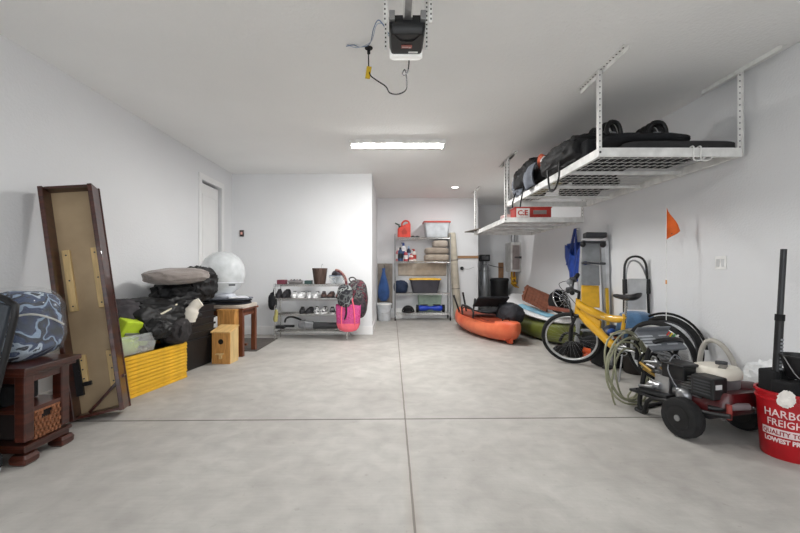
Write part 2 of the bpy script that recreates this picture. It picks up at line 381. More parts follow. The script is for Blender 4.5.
MB().box((.045, -.03, .3), (.05, .03, .28)).box((.1, -.03, .24), (.05, .03, .03)).cyl((.05, -.05, .33), (.05, -.04, .33), .02, n=12).build('bracket', black, bl)
MB().box((W_ - .11, -.05, .14), (.018, .03, .34), (0, R(48), 0)).build('brace', walnut, bl)
MB().box((W_ - .024, -.012, 1.6), (.012, .05, .1)).build('latch', whitep, bl)
# yellow tote lids, nested in a stack
def lid_mb(w_, d_):
    b = MB()
    b.loft([rrect(0, 0, w_, d_, .05, .0), rrect(0, 0, w_ - .008, d_ - .016, .05, .0285), rrect(0, 0, w_ - .03, d_ - .03, .04, .0315), rrect(0, 0, w_ - .07, d_ - .07, .04, .017),
            rrect(0, 0, w_ - .08, d_ - .08, .04, .012), rrect(0, 0, w_ - .04, d_ - .04, .04, .0)])
    return b
ords = ['bottom', 'second from bottom', 'third from bottom', 'fourth from bottom', 'fifth from bottom', 'middle', 'fifth from top', 'fourth from top', 'third from top', 'second from top', 'topmost']
base_l = None
for i in range(11):
    if not base_l: o = base_l = lid_mb(.50, .84).build('storage_lid', yellowp, smooth=True)
    else: o = base_l.copy(); C.objects.link(o)
    random.seed(i)
    o.location = (-2.455 + random.uniform(-.004, .004), 3.74, .002 + i * .0335); o.rotation_euler = (0, 0, R(-10.5) + random.uniform(-.008, .008))
    tag(o, 'shallow yellow plastic storage lid, %s of the stack beside the wooden tabletop' % ords[i], 'tray', 'yellow storage lids in a stack')
zt = .002 + 10 * .0335 + .026
def lidrot(x, y): a = R(-10.5); return (-2.455 + x * math.cos(a) - y * math.sin(a), 3.70 + x * math.sin(a) + y * math.cos(a))
# clear bin with lime things
px, py = lidrot(.07, -.16)
cl = MB().bin(.28, .38, .18, .33, .44, rim=.01).build('clear_bin', clear, smooth=True, loc=(px, py, zt + .002), rot=(0, 0, R(-14)))
tag(cl, 'clear open plastic bin on top of the yellow lids', 'bin')
lime = M('lime_plastic', 'b6cf2e', .5)
px, py = lidrot(-.14, -.17)
lb = thing('lime_box', (-2.36, 3.56, zt + .19), 'lime green box with silver clasp tilted against the black jackets', 'box', rot=(R(-10), R(24), R(-14)))
MB().box((0, 0, 0), (.1, .36, .24)).build('box_body', lime, lb, bevel=.012)
MB().box((.052, 0, .0), (.012, .28, .03)).build('clasp', steel, lb, bevel=.003)
o = MB().blob((0, 0, .06), (.12, .12, .07), 12, .3, 3, .8, -.06, 4).build('lime_cloth', lime, smooth=True, loc=(*lidrot(.07, -.2), zt + .016)); tag(o, 'crumpled lime green cloth inside the clear bin', 'cloth')
# black totes
tb = MB().bin(.42, .52, .34, .46, .56, rim=.015)
tote = thing('storage_tote', (-2.43, 4.52, 0), 'black ribbed storage tote at the bottom of the stack behind the yellow lids', 'tote', 'nested black storage totes', rz=R(-8))
tb.build('tote_body', black, tote, bevel=.002)
MB().box((0, -.295, .3), (.14, .02, .02)).box((0, .295, .3), (.14, .02, .02)).build('tote_handle', black, tote)
for i, nm in enumerate(['second lowest', 'third lowest', 'fourth lowest', 'second from top', 'topmost']):
    c = copy_tree(tote); c.location.z = .075 * (i + 1); c['label'] = 'black ribbed storage tote, %s nested in the stack behind the yellow lids' % nm
# jackets heaped
jk = MB().blob((0, 0, .14), (.30, .46, .22), 21, .3, 1.9, .8, -.13, 5).blob((.12, .25, .2), (.2, .35, .17), 27, .35, 2.0, .85, sub=5).blob((.14, -.2, .1), (.16, .22, .14), 29, .3, 2, .9, -.1, 5).blob((.2, .1, .02), (.1, .2, .16), 26, .35, 2, .85, sub=4).build('black_jacket', M('jacket_black', '09090b', .55, bump=(9, 1.0)), smooth=True, loc=(-2.47, 3.98, zt + .1))
tag(jk, 'black quilted jacket heaped over the yellow lids beneath a grey pillow', 'jacket')
MB().tube([(.1, -.46, .16), (.2, -.3, .2), (.26, -.12, .26), (.24, .06, .3)], .009, 6, sm=4).tube([(.1, -.46, .16), (.18, -.32, .18), (.24, -.14, .23), (.23, .06, .28)], .006, 6, sm=4).build('drawcord', M('cord_cream', 'd6cfba', .7), jk, smooth=True)
o = MB().blob((0, 0, .1), (.24, .36, .14), 33, .3, 2, .85, -.1, 5).blob((.12, .12, .2), (.17, .24, .2), 37, .35, 2, .85, sub=5).build('black_coat', M('coat', '0d0d10', .6, bump=(9, 1.0)), smooth=True, loc=(-2.43, 4.52, .755), rot=(0, 0, R(-8)))
tag(o, 'dark crumpled coat lying on top of the black totes', 'coat')
MB().blob((0, 0, .0), (.16, .12, .05), 35, .3, 4, .85, sub=4).build('grey_lining', M('lining', '7d7a76', .8, cloth=True), o, smooth=True, loc=(.1, .12, .16))
o = MB().blob((0, 0, 0), (.2, .3, .17), 39, .3, 2, .85, sub=5).build('grey_jacket', M('jacket_grey', '3b383b', .85, bump=(25, .6)), smooth=True, loc=(-2.53, 3.66, zt + .30))
tag(o, 'dark grey jacket spilling over behind the lime box', 'jacket')
o = MB().blob((0, 0, 0), (.12, .3, .1), 41, .3, 2.5, .8, sub=4).build('clear_sack', M('pale_sheet', 'cfc9c2', .6, var=(6, .1)), smooth=True, loc=(-2.6, 3.72, zt + .36))
tag(o, 'pale crumpled sheet tucked behind the black jackets against the wall', 'sheet')
o = MB().blob((0, 0, 0), (.23, .33, .085), 43, .14, 1.8, .8, sub=5).build('pillow', M('pillow_grey', '8a817c', .9, bump=(120, .3), cloth=True), smooth=True, loc=(-2.34, 4.24, 1.055), rot=(R(3), R(2), R(-28)))
tag(o, 'taupe grey pillow lying on top of the heaped black jackets', 'pillow')
o = MB().blob((0, 0, 0), (.2, .22, .06), 45, .25, 2.5, .7, sub=4).build('cushion', M('cushion_sand', '9d958c', .9, cloth=True), smooth=True, loc=(-2.38, 4.58, 1.02), rot=(R(-8), R(8), 0))
tag(o, 'sand coloured cushion behind the taupe pillow, beside the frosted dome', 'cushion')
# white rolled cloth
o = MB().tube([(0, 0, -.1), (.015, 0, -.02), (.05, .02, .06), (.1, .04, .1)], [.06, .07, .055, .05], 14, sm=5).build('white_cloth', M('white_cloth', 'e4ddd0', .8, var=(9, .06)), smooth=True, loc=(-2.14, 4.12, .68))
tag(o, 'white rolled cloth hanging from the black jacket pile', 'cloth')
MB().blob((-.05, -.03, -.02), (.03, .03, .06), 2, .2, sub=3).build('tan_edge', M('tan', 'c49a5c', .7), o, smooth=True)
o = MB().blob((0, 0, 0), (.1, .16, .13), 55, .3, 3, .8, sub=4).build('black_scarf', M('sleeve', '2b2829', .85, bump=(30, .6)), smooth=True, loc=(-2.2, 4.0, .5))
tag(o, 'dark scarf draped down between yellow lids and black totes', 'scarf')
# bench
bh = thing('wooden_bench', (-2.3, 5.27, 0), 'brown wooden bench with pale seat pad beneath the frosted dome', 'bench', rz=R(-3))
brown = M('brown_wood', '643620', .4, var=(6, .2), wood=(4, 4, .7), coat=.2)
for sx in (-1, 1):
    for sy in (-1, 1): MB().box((sx * .36, sy * .2, .3), (.06, .06, .6)).build('leg', brown, bh, bevel=.005)
MB().box((0, -.2, .56), (.7, .025, .08)).box((0, .2, .56), (.7, .025, .08)).box((.36, 0, .56), (.025, .38, .08)).box((-.36, 0, .56), (.025, .38, .08)).build('apron', brown, bh, bevel=.003)
MB().box((0, 0, .12), (.7, .03, .03)).build('stretcher', brown, bh)
MB().box((0, 0, .61), (.82, .5, .025)).build('seat_board', brown, bh, bevel=.006)
MB().blob((0, 0, .645), (.42, .26, .03), 2, .05, 3, .35, sub=4).build('seat_pad', M('pad_cream', 'bdb3a8', .9, bump=(80, .3)), bh, smooth=True)
def stack_item(name, loc, size, rz, mt, label, cat, soft=0):
    b = MB()
    if soft: b.blob((0, 0, size[2] / 2), (size[0] / 2, size[1] / 2, size[2] / 2), soft, .12, 3, .45, sub=4)
    else: b.box((0, 0, size[2] / 2), size)
    return tag(b.build(name, mt, smooth=bool(soft), bevel=0 if soft else .004, loc=loc, rot=(0, 0, rz)), label, cat)
stack_item('folded_garment', (-2.22, 5.22, .668), (.6, .44, .03), .05, M('navy_dark', '23252d', .85), 'dark folded garment, lowest of the clothes on the bench', 'garment', 3)
stack_item('folded_garment', (-2.2, 5.22, .699), (.56, .42, .028), -.08, fabric, 'black folded garment, second up in the clothes on the bench', 'garment', 5)
stack_item('folded_garment', (-2.15, 5.24, .727), (.5, .4, .026), .12, M('grey_blue_cloth', '70747e', .85), 'grey blue folded garment in the middle of the clothes on the bench', 'garment', 6)
stack_item('magazine', (-2.05, 5.18, .754), (.24, .3, .012), .5, M('mag_white', 'd6d9e0', .4), 'white glossy magazine on top of the clothes on the bench', 'magazine')
# frosted dome
dm = thing('frosted_dome', (-2.28, 5.26, .755), 'large frosted white plastic dome standing on the clothes on the bench', 'dome')
fr = M('frosted', 'dfe3e5', .3, alpha=.6, bump=(6, .15))
MB().lathe([(.12, .05), (.2, .11), (.265, .2), (.285, .31), (.27, .42), (.22, .52), (.13, .59), (.0, .615)], n=36, cap=False).build('shell', fr, dm, smooth=True, rot=(0, R(0), 0))
MB().lathe([(.17, 0), (.175, .02), (.13, .05), (.125, .07), (.0, .07)], n=32).build('base_ring', M('frost_base', 'c9ccd4', .3, alpha=.8), dm, smooth=True)
MB().ring((0, 0, .2), (0, 0, 1), .266, .006, sq=1).build('seam', M('frost_seam', 'd9dbe0', .3), dm, smooth=True)
MB().box((.2, -.19, .17), (.08, .012, .02), (0, 0, R(42))).build('latch', dgrey, dm)
# birdhouses
bhs = thing('birdhouse', (-2.03, 4.75, 0), 'small pine birdhouse with round hole and front perch', 'birdhouse', 'pine birdhouses beside the totes', rz=R(-5))
bw, bd = .225, .21
MB().prism([(-bw / 2, 0), (bw / 2, 0), (bw / 2, .37), (-bw / 2, .37)], -bd / 2, -bd / 2 + .016).build('front_panel', pine, bhs, bevel=.002)
side = [(-bd / 2 + .016, 0), (bd / 2, 0), (bd / 2, .42), (-bd / 2 + .016, .372)]
for sx in (-1, 1): MB().loft([[(sx * bw / 2, y, z) for y, z in side], [(sx * (bw / 2 - .016), y, z) for y, z in side]]).build('side_panel', pineL, bhs, bevel=.002)
MB().box((0, bd / 2 - .008, .2), (bw - .034, .014, .4)).build('back_panel', pine, bhs)
MB().loft([[(x, -bd / 2 - .02, .37 + .0) , (x, bd / 2 + .012, .425), (x, bd / 2 + .012, .441), (x, -bd / 2 - .02, .386)] for x in (-bw / 2 - .008, bw / 2 + .008)]).build('roof', M('pine_roof', 'd2ac72', .5, var=(8, .15), wood=(6, 1, 1)), bhs, bevel=.002)
MB().cyl((0, -bd / 2 - .003, .265), (0, -bd / 2 + .001, .265), .032, n=24).build('entrance_hole', M('hole', '0c0a09', .9), bhs)
MB().box((0, -bd / 2 - .028, .125), (.085, .056, .012)).box((0.005, -bd / 2 - .015, .09), (.03, .03, .05)).build('perch', pineL, bhs, bevel=.002)
b2 = thing('birdhouse', (-2.085, 5.0, 0), 'taller plain pine birdhouse standing just behind the small birdhouse', 'birdhouse', 'pine birdhouses beside the totes', rz=R(-3))
MB().box((0, -.085, .3), (.22, .016, .6)).build('front_panel', pine, b2, bevel=.002)
for sx in (-1, 1): MB().box((sx * .103, 0, .3), (.014, .17, .6)).build('side_panel', pine, b2, bevel=.002)
MB().box((0, .08, .3), (.19, .014, .6)).build('back_panel', pine, b2)
MB().box((0, 0, .61), (.235, .2, .018)).build('roof', pine, b2, bevel=.002)
o = tag(MB().box((0, 0, .006), (.88, 1.0, .012)).build('doormat', M('mat_dark', '55504c', .95, bump=(150, .5)), loc=(-2.3, 5.86, .001), bevel=.004), 'dark grey doormat in front of the interior door', 'mat')
# keypad
k = thing('wall_button', (-2.6, Y1, 1.755), 'small dark wall button with red light beside the door corner', 'button')
MB().box((0, -.012, 0), (.07, .022, .11)).build('plate', M('button_dark', '3c302e', .4), k, bevel=.004)
MB().box((0, -.025, .0), (.035, .01, .045)).build('button', M('button_red', 'd9a49a', .4), k, bevel=.002)

# ================================================================ SHOE RACK
sr = thing('shoe_rack', (-1.295, 6.38, 0), 'chrome four-tier wire shoe rack against the white back wall', 'rack')
SW, SD = 1.15, .32; SZ = [.13, .41, .665, .885]
for sx in (-1, 1):
    for sy in (-1, 1): MB().cyl((sx * SW / 2, sy * SD / 2, 0), (sx * SW / 2, sy * SD / 2, .905), .012, n=12).build('post', chrome, sr, smooth=True)
for z in SZ:
    b = MB()
    for sy in (-1, 1): b.tube([(-SW / 2, sy * SD / 2, z), (SW / 2, sy * SD / 2, z)], .009, 8); b.tube([(-SW / 2, sy * SD / 2, z - .022), (SW / 2, sy * SD / 2, z - .022)], .004, 6)
    for k in range(8): b.tube([(-SW / 2, -SD / 2 + SD * k / 7, z + .001), (SW / 2, -SD / 2 + SD * k / 7, z + .001)], .0035, 6)
    for k in range(7): b.tube([(-SW / 2 + SW * k / 6, -SD / 2, z - .004), (-SW / 2 + SW * k / 6, SD / 2, z - .004)], .004, 6)
    b.build('wire_shelf', chrome, sr, smooth=True)
def shoe_mb(w_=.095, l_=.26, h_=.085):
    """toe towards -y"""
    rings = []
    prof = [(-.5, .25, .3), (-.46, .55, .5), (-.38, .82, .55), (-.22, .98, .66), (-.05, .9, .85), (.12, .8, 1.0), (.3, .78, 1.0), (.44, .7, 1.0), (.5, .45, .9)]
    for y, ww, hh in prof:
        n = 12; r = []
        for k in range(n):
            a = 2 * PI * k / n; cx = math.copysign(abs(math.cos(a)) ** .75, math.cos(a)); cz = math.copysign(abs(math.sin(a)) ** .8, math.sin(a))
            r.append((cx * w_ / 2 * ww * (1 if cz < .2 else .86), y * l_, .012 + (cz + 1) / 2 * (h_ * hh)))
        rings.append(r)
    up = MB().loft(rings)
    sole = MB()
    pts = []
    for k in range(20):
        a = 2 * PI * k / 20; y = math.sin(a) * .52; x = math.cos(a) * .53 * (1 - .18 * (y + .5)) ; pts.append((x * w_, y * l_))
    sole.prismz(pts, 0, .024)
    op = MB()
    pts = [(math.cos(2 * PI * k / 14) * w_ * .27, .24 * l_ + math.sin(2 * PI * k / 14) * l_ * .18) for k in range(14)]
    op.prismz(pts, h_ * .9, h_ + .0135)
    return up, sole, op
def shoe_proto(um, sm, name='shoe', h_=.085, **k):
    up, so, op = shoe_mb(h_=h_, **k); r = thing(name, (0, 0, 0), '', 'shoe')
    up.build('upper', um, r, smooth=True); so.build('sole', sm, r, bevel=.004); op.build('opening', matte, r)
    l = MB()
    for i in range(4): l.tube([(-.02, -.03 - .022 * i, h_ * (.98 - .085 * i)), (.02, -.036 - .022 * i, h_ * (.98 - .085 * i))], .003, 5)
    l.build('laces', sm, r)
    return r
white_s = M('white_leather', 'e6e6e6', .5); pale_s = M('pale_mesh', 'c3c4c5', .8, bump=(150, .3)); dk = M('dark_shoe', '27262a', .7); brn = M('brown_shoe', '4e3a34', .7); pinky = M('tan_shoe', '8a5f58', .7)
pat = multi('white_black_mesh', ['202022', 'd8d8d8', '303033', 'c8c8c8'], 14)
pairs = [(2, -.49, dk, dk, 'black ankle boots', .12), (2, -.24, white_s, white_s, 'plain white sneakers', .085), (2, -.0, pale_s, white_s, 'pale grey mesh sneakers', .08), (2, .24, brn, dk, 'dark brown shoes', .085), (2, .48, pinky, dk, 'dusty rose sandals', .06),
         (1, -.11, dk, dk, 'black low sneakers', .085), (1, .13, pat, white_s, 'black and white patterned sneakers', .09), (1, .38, M('charcoal_shoe', '38383c', .7), white_s, 'charcoal running shoes', .085)]
for row, x, um, sm, nm, h_ in pairs:
    p = shoe_proto(um, sm, h_=h_, l_=.25, w_=.1)
    for sd, dx in (('left', -.058), ('right', .058)):
        q = p if sd == 'left' else copy_tree(p)
        q.location = (-1.295 + x + dx, 6.37, SZ[row] + .0055); q.rotation_euler = (0, 0, R(8 if sd == 'left' else -10))
        q['label'] = '%s shoe of the %s on the %s shoe rack tier' % (sd, nm, 'second' if row == 2 else 'third'); q['group'] = 'shoes on the shoe rack'
def sit(z): return SZ[z] + .0055
# top of rack
o = thing('waste_bin', (-1.18, 6.38, sit(3)), 'dark brown wood-grain waste bin on top of the shoe rack', 'bin')
MB().lathe([(.088, 0), (.092, .01), (.125, .26), (.118, .26), (.086, .012), (0, .012)], n=28).build('body', M('bin_brown', '453530', .5, var=(5, .3, '5f4b42'), wood=(9, 9, .6)), o, smooth=True)
MB().tube([(.0, .12, .25), (.005, .12, .3), (.02, .115, .33), (.03, .1, .31)], .003, 6, sm=3).build('wire_tag', steel, o)
o = thing('clear_box', (-.9, 6.38, sit(3)), 'clear plastic box with blue contents on top of the shoe rack', 'box')
MB().bin(.2, .17, .13, .23, .2, rim=.006, rad=.02).build('body', clear, o, smooth=True)
MB().blob((0, 0, .06), (.09, .075, .05), 4, .3, 3, .7, sub=3).build('contents', multi('blue_bits', ['54789a', 'c7cbd2', '8ba5bb', 'e4e4e4'], 9), o, smooth=True)
MB().box((0, 0, .133), (.24, .21, .012)).build('lid', M('lid_blue', '8c9db0', .4), o, bevel=.004)
o = thing('baseball_cap', (-.9, 6.36, sit(3) + .14), 'dark baseball cap lying on the clear box on the shoe rack', 'cap')
MB().lathe([(.085, 0), (.083, .03), (.065, .065), (.03, .085), (0, .088)], n=24).build('crown', M('cap_dark', '343238', .8), o, smooth=True)
MB().prismz([(math.cos(a) * .075 * 1.0 - .05, math.sin(a) * .075) for a in [2 * PI * k / 20 for k in range(20)]], 0, .006).build('brim', M('cap_brim', '2f3c4e', .8), o)
o = tag(MB().box((0, 0, .035), (.13, .16, .07)).build('small_box', M('maroon_box', '6d3140', .6), loc=(-1.79, 6.36, sit(3)), bevel=.004), 'small maroon box at left end of the shoe rack top', 'box')
o = thing('sunglasses_tray', (-1.57, 6.36, sit(3)), 'low grey tray of small dark things on the shoe rack top', 'tray')
MB().bin(.2, .14, .06, .22, .16, rim=.005, rad=.02).build('tray', M('tray_grey', '8a8686', .5), o, smooth=True)
for k in range(4): MB().blob((-.07 + k * .047, 0.0, .055), (.024, .05, .025), k, .2, sub=2).build('contents', dgrey if k % 2 else M('dusty', '7c7475', .6), o, smooth=True)
tag(MB().box((0, 0, .03), (.11, .14, .06)).build('dark_green_box', M('green_dark', '2c4241', .6), loc=(-1.36, 6.36, sit(3)), bevel=.004), 'small dark green box between tray and brown bin', 'box')
# vacuum on the bottom shelf
vc = thing('stick_vacuum', (-1.42, 6.36, sit(0)), 'grey and black stick vacuum lying on the lowest rack tier', 'vacuum')
MB().cyl((.14, 0, .08), (.56, 0, .08), .055, .05, 20).build('dust_tube', M('vac_dark', '3a3b3e', .3), vc, smooth=True)
MB().cyl((-.06, 0, .1), (.14, 0, .08), .075, .062, 20).cyl((-.1, 0, .1), (-.06, 0, .1), .055, .075, 20).build('motor_body', M('vac_grey', '88898c', .35), vc, smooth=True)
MB().tube([(-.06, 0, .17), (-.2, 0, .22), (-.3, 0, .2), (-.33, 0, .13)], .016, 10, sm=4).build('handle', black, vc, smooth=True)
MB().box((-.4, 0, .06), (.16, .14, .05)).box((-.26, 0, .07), (.18, .04, .04)).build('nozzle', black, vc, bevel=.008)
MB().ring((.0, 0, .095), (1, 0, 0), .078, .008).ring((.13, 0, .085), (1, 0, 0), .066, .006).build('collar', steel, vc, smooth=True)
o = MB().tube([(0, 0, .19), (.005, 0, .13), (-.01, 0, .05), (-.005, 0, 0)], [.018, .028, .035, .03], 12, sm=3).build('yellow_glove', M('yellow_dull', 'a39c62', .8), smooth=True, loc=(-1.84, 6.19, .3)); tag(o, 'pale yellow glove hanging on the front left rack post', 'glove')
# pink tote, backpack, small bag, black bag on left
pt = thing('tote_bag', (-.69, 6.16, .15), 'bright pink tote bag hanging from the right end of the rack', 'bag')
pinkm = multi('pink_weave', ['c2357f', 'b0487c', 'cc4f8c', 'b02f68'], 30)
MB().sheet(lambda u, v: (0, 0, 0), 1, 1)
def tot(n=36):
    rings = []
    for z, w_, d_ in ((0, .12, .05), (.02, .25, .1), (.06, .32, .13), (.14, .37, .13), (.3, .39, .12), (.42, .4, .09), (.415, .385, .075), (.2, .36, .1), (.06, .3, .08)):
        rings.append([(math.copysign(abs(math.cos(a)) ** .7, math.cos(a)) * w_ / 2 , math.copysign(abs(math.sin(a)) ** .7, math.sin(a)) * d_ / 2, z + .012 * math.sin(3 * a) * (z > .3)) for a in [2 * PI * k / n for k in range(n)]])
    return MB().loft(rings)
tot().build('bag_body', pinkm, pt, smooth=True)
rings = [[(math.copysign(abs(math.cos(a)) ** .7, math.cos(a)) * w_ / 2, math.copysign(abs(math.sin(a)) ** .7, math.sin(a)) * d_ / 2, z) for a in [2 * PI * k / 36 for k in range(36)]] for z, w_, d_ in ((-.004, .1, .04), (.018, .26, .108), (.06, .332, .14), (.13, .376, .139))]
coral = M('coral', 'ee6a7c', .7)
MB().loft(rings).build('bag_bottom', coral, pt, smooth=True)
for s in (-1, 1): MB().tube([(-.1, s * .066, .1), (-.1, s * .06, .3), (-.09, s * .05, .44), (-.03, s * .03, .62), (.03, s * .03, .62), (.08, s * .05, .44), (.1, s * .06, .3), (.11, s * .066, .1)], .011, 8, sm=4).build('strap', coral, pt, smooth=True)
pat2 = multi('pack_pattern', ['19171c', '6b2f3a', '201e26', '5f5f5d', '242029', '532a32'], 11)
bp_ = thing('backpack', (-.565, 6.33, .32), 'dark red and black patterned backpack hanging at the rack corner', 'backpack')
MB().blob((0, 0, .33), (.17, .13, .31), 61, .1, 2.5, .75, sub=4).build('pack_body', pat2, bp_, smooth=True)
MB().blob((.03, -.1, .22), (.12, .06, .14), 63, .1, 2, .7, sub=4).build('front_pocket', multi('pack_dark', ['232026', '3c3036', '1a191d'], 9), bp_, smooth=True)
MB().tube([(0, .0, .62), (-.06, 0, .68), (-.13, 0, .66), (-.1, 0, .6)], .01, 8, sm=4).tube([(-.02, -.1, .5), (-.1, -.13, .35), (-.11, -.12, .12)], .012, 8, sm=4).build('strap', black, bp_, smooth=True)
sb = thing('small_backpack', (-.74, 6.14, .57), 'small black and white patterned bag above the pink tote', 'bag')
MB().blob((0, 0, .14), (.12, .07, .18), 66, .12, 2.5, .75, sub=4).build('bag_body', multi('pack_bw', ['1c1c20', '5a5d5e', '232329', '8b8f8e', '2a2a33'], 9), sb, smooth=True)
MB().tube([(.02, .02, .3), (.0, .03, .42), (-.08, .06, .52), (-.16, .1, .55)], .022, 8, sm=4).build('strap', multi('maroon_weave', ['5c2430', '96736a', '3a2a30'], 18), sb, smooth=True)
MB().tube([(.02, -.06, .02), (.03, -.07, -.12), (.0, -.08, -.22)], .013, 8, sm=4).build('hanging_strap', black, sb, smooth=True)
kb = thing('black_pouch', (-1.915, 6.26, .5), 'black pouch hanging on the left end of the shoe rack', 'bag')
MB().blob((0, 0, .12), (.06, .1, .14), 71, .15, 2.5, .8, sub=4).build('pouch_body', fabric, kb, smooth=True)
MB().tube([(0, 0, .24), (.03, 0, .34), (.03, 0, .28)], .008, 6, sm=3).build('strap', black, kb, smooth=True)
# ================================================================ GAP: blue sack, grey cloth, bucket
wx = -.347
def hook(x, y, z, label, dx=0, dy=0):
    return tag(MB().tube([(0, 0, 0), (dx, dy, -.005), (dx, dy, -.03), (dx * .6, dy * .6, -.045)], .005, 6, sm=3).build('wall_hook', steel, loc=(x, y, z), smooth=True), label, 'hook')
bs = thing('drawstring_bag', (-.19, 8.9, .4), 'blue drawstring sack hanging in the gap left of the wire shelving', 'bag')
MB().lathe([(0, 0), (.07, .015), (.125, .1), (.135, .22), (.115, .36), (.085, .48), (.05, .6), (.03, .7), (.04, .76), (0, .75)], n=24, sy=.7).build('sack', M('denim_blue', '31538a', .8, bump=(20, .5), var=(6, .25), cloth=True), bs, smooth=True)
MB().tube([(0, 0, .66), (.02, .05, .78), (0, .13, .86)], .006, 6, sm=3).build('cord', dgrey, bs)
gs = tag(MB().sheet(lambda u, v: (-.17 + .34 * u, .02 * math.sin(9 * u), -1.03 * v), 20, 12).build('hanging_cloth', M('cloth_taupe', '8d857d', .9, cloth=True), loc=(-.16, 9.025, 1.27), solid=.01, smooth=True), 'taupe grey cloth hanging behind the blue sack', 'cloth')
hook(-.16, Y2, 1.29, 'metal wall hook holding the blue sack and grey cloth', 0, -.05)
bkt = thing('white_bucket', (-.17, 8.62, 0), 'small white lidded bucket on the floor under the blue sack', 'bucket')
MB().lathe([(.13, 0), (.135, .01), (.155, .34), (.165, .345), (.165, .37), (.15, .372), (.15, .35)], n=28).build('body', M('bucket_white', 'ccd0d4', .4, alpha=.9), bkt, smooth=True)
MB().lathe([(.168, .36), (.168, .385), (.15, .39), (0, .39)], n=28).build('lid', whitep, bkt, smooth=True)
MB().tube([(-.168, 0, .33), (-.13, -.1, .22), (0, -.17, .17), (.13, -.1, .22), (.168, 0, .33)], .003, 6, sm=4).build('handle', steel, bkt)
# ================================================================ WIRE SHELVING
ws = thing('wire_shelving', (.68, 8.82, 0), 'tall chrome wire shelving unit on casters by the far wall', 'shelving')
WW, WD = 1.22, .38; WZ = [.16, .60, 1.31, 1.84]
for sx in (-1, 1):
    for sy in (-1, 1):
        MB().cyl((sx * WW / 2, sy * WD / 2, .1), (sx * WW / 2, sy * WD / 2, 1.92), .0135, n=12).build('post', steel, ws, smooth=True)
        cst = MB().cyl((sx * WW / 2 - .014, sy * WD / 2, .042), (sx * WW / 2 + .014, sy * WD / 2, .042), .042, n=20).build('caster', rubber, ws, smooth=True)
        MB().box((sx * WW / 2, sy * WD / 2, .09), (.036, .03, .03)).build('caster_fork', steel, cst)
for z in WZ:
    b = MB()
    for sy in (-1, 1):
        b.tube([(-WW / 2, sy * WD / 2, z), (WW / 2, sy * WD / 2, z)], .006, 6); b.tube([(-WW / 2, sy * WD / 2, z - .03), (WW / 2, sy * WD / 2, z - .03)], .005, 6)
        pts = [(-WW / 2 + WW * k / 24, sy * WD / 2, z - (.03 if k % 2 else 0)) for k in range(25)]; b.tube(pts, .0035, 5)
    for sx in (-1, 1): b.tube([(sx * WW / 2, -WD / 2, z), (sx * WW / 2, WD / 2, z)], .006, 6)
    for k in range(1, 24): b.tube([(-WW / 2 + WW * k / 24, -WD / 2, z + .001), (-WW / 2 + WW * k / 24, WD / 2, z + .001)], .0025, 4)
    for k in range(3): b.tube([(-WW / 2, -WD / 4 + k * WD / 4, z - .003), (WW / 2, -WD / 4 + k * WD / 4, z - .003)], .003, 5)
    b.build('wire_shelf', chrome, ws, smooth=True)
def wz(i): return WZ[i] + .008
# gas can
gc = thing('gas_can', (.27, 8.8, wz(3)), 'red plastic fuel can with black spout on the top shelf', 'can')
pts = [(-.14, 0), (.14, 0), (.145, .05), (.145, .3), (.11, .33), (.09, .32), (-.02, .27), (-.14, .2), (-.145, .05)]
MB().loft([[(x * .95, -.09, z + .0) for x, z in pts], [(x, -.08, z) for x, z in pts], [(x, .08, z) for x, z in pts], [(x * .95, .09, z) for x, z in pts]]).build('can_body', M('fuel_red', 'd8402f', .45), gc, smooth=True, bevel=.01)
MB().tube([(-.05, 0, .24), (-.04, 0, .33), (.02, 0, .38), (.09, 0, .37), (.125, 0, .31)], .02, 10, sm=4).build('handle', MATS['fuel_red'], gc, smooth=True)
MB().cyl((-.09, 0, .21), (-.1, 0, .27), .03, .028).cyl((-.1, 0, .28), (-.2, 0, .33), .018, .014).build('spout', M('spout_green', '2c4a3c', .5), gc, smooth=True)
MB().prism([(-.04, .07), (.05, .07), (.07, .13), (.005, .21), (-.06, .13)], -.094, -.09).build('embossed_flame', M('fuel_red2', 'b8301f', .5), gc)
tag(MB().box((0, 0, .012), (.2, .16, .022)).blob((-.05, 0, .03), (.04, .05, .02), 3, .2, sub=2).blob((.05, 0, .03), (.04, .04, .018), 6, .2, sub=2).build('tool_tray', dgrey, loc=(.52, 8.8, wz(3)), smooth=False), 'low dark tray of small tools between fuel can and red-lidded tote', 'tray')
tt = thing('lidded_tote', (1.0, 8.8, wz(3)), 'clear storage tote with red lid on the top shelf', 'tote')
MB().bin(.48, .32, .33, .56, .37, rim=.006, rad=.04).build('tote_body', M('frost_grey', 'c4c8cc', .3, alpha=.75), tt, smooth=True)
MB().box((0, 0, .14), (.44, .28, .22)).build('contents', M('content_grey', 'b7b4b2', .8), tt, bevel=.03)
MB().loft([rrect(0, 0, .6, .4, .04, .32), rrect(0, 0, .61, .41, .04, .35), rrect(0, 0, .57, .37, .04, .36)]).build('lid', M('lid_red', 'b24a40', .4), tt, smooth=True)
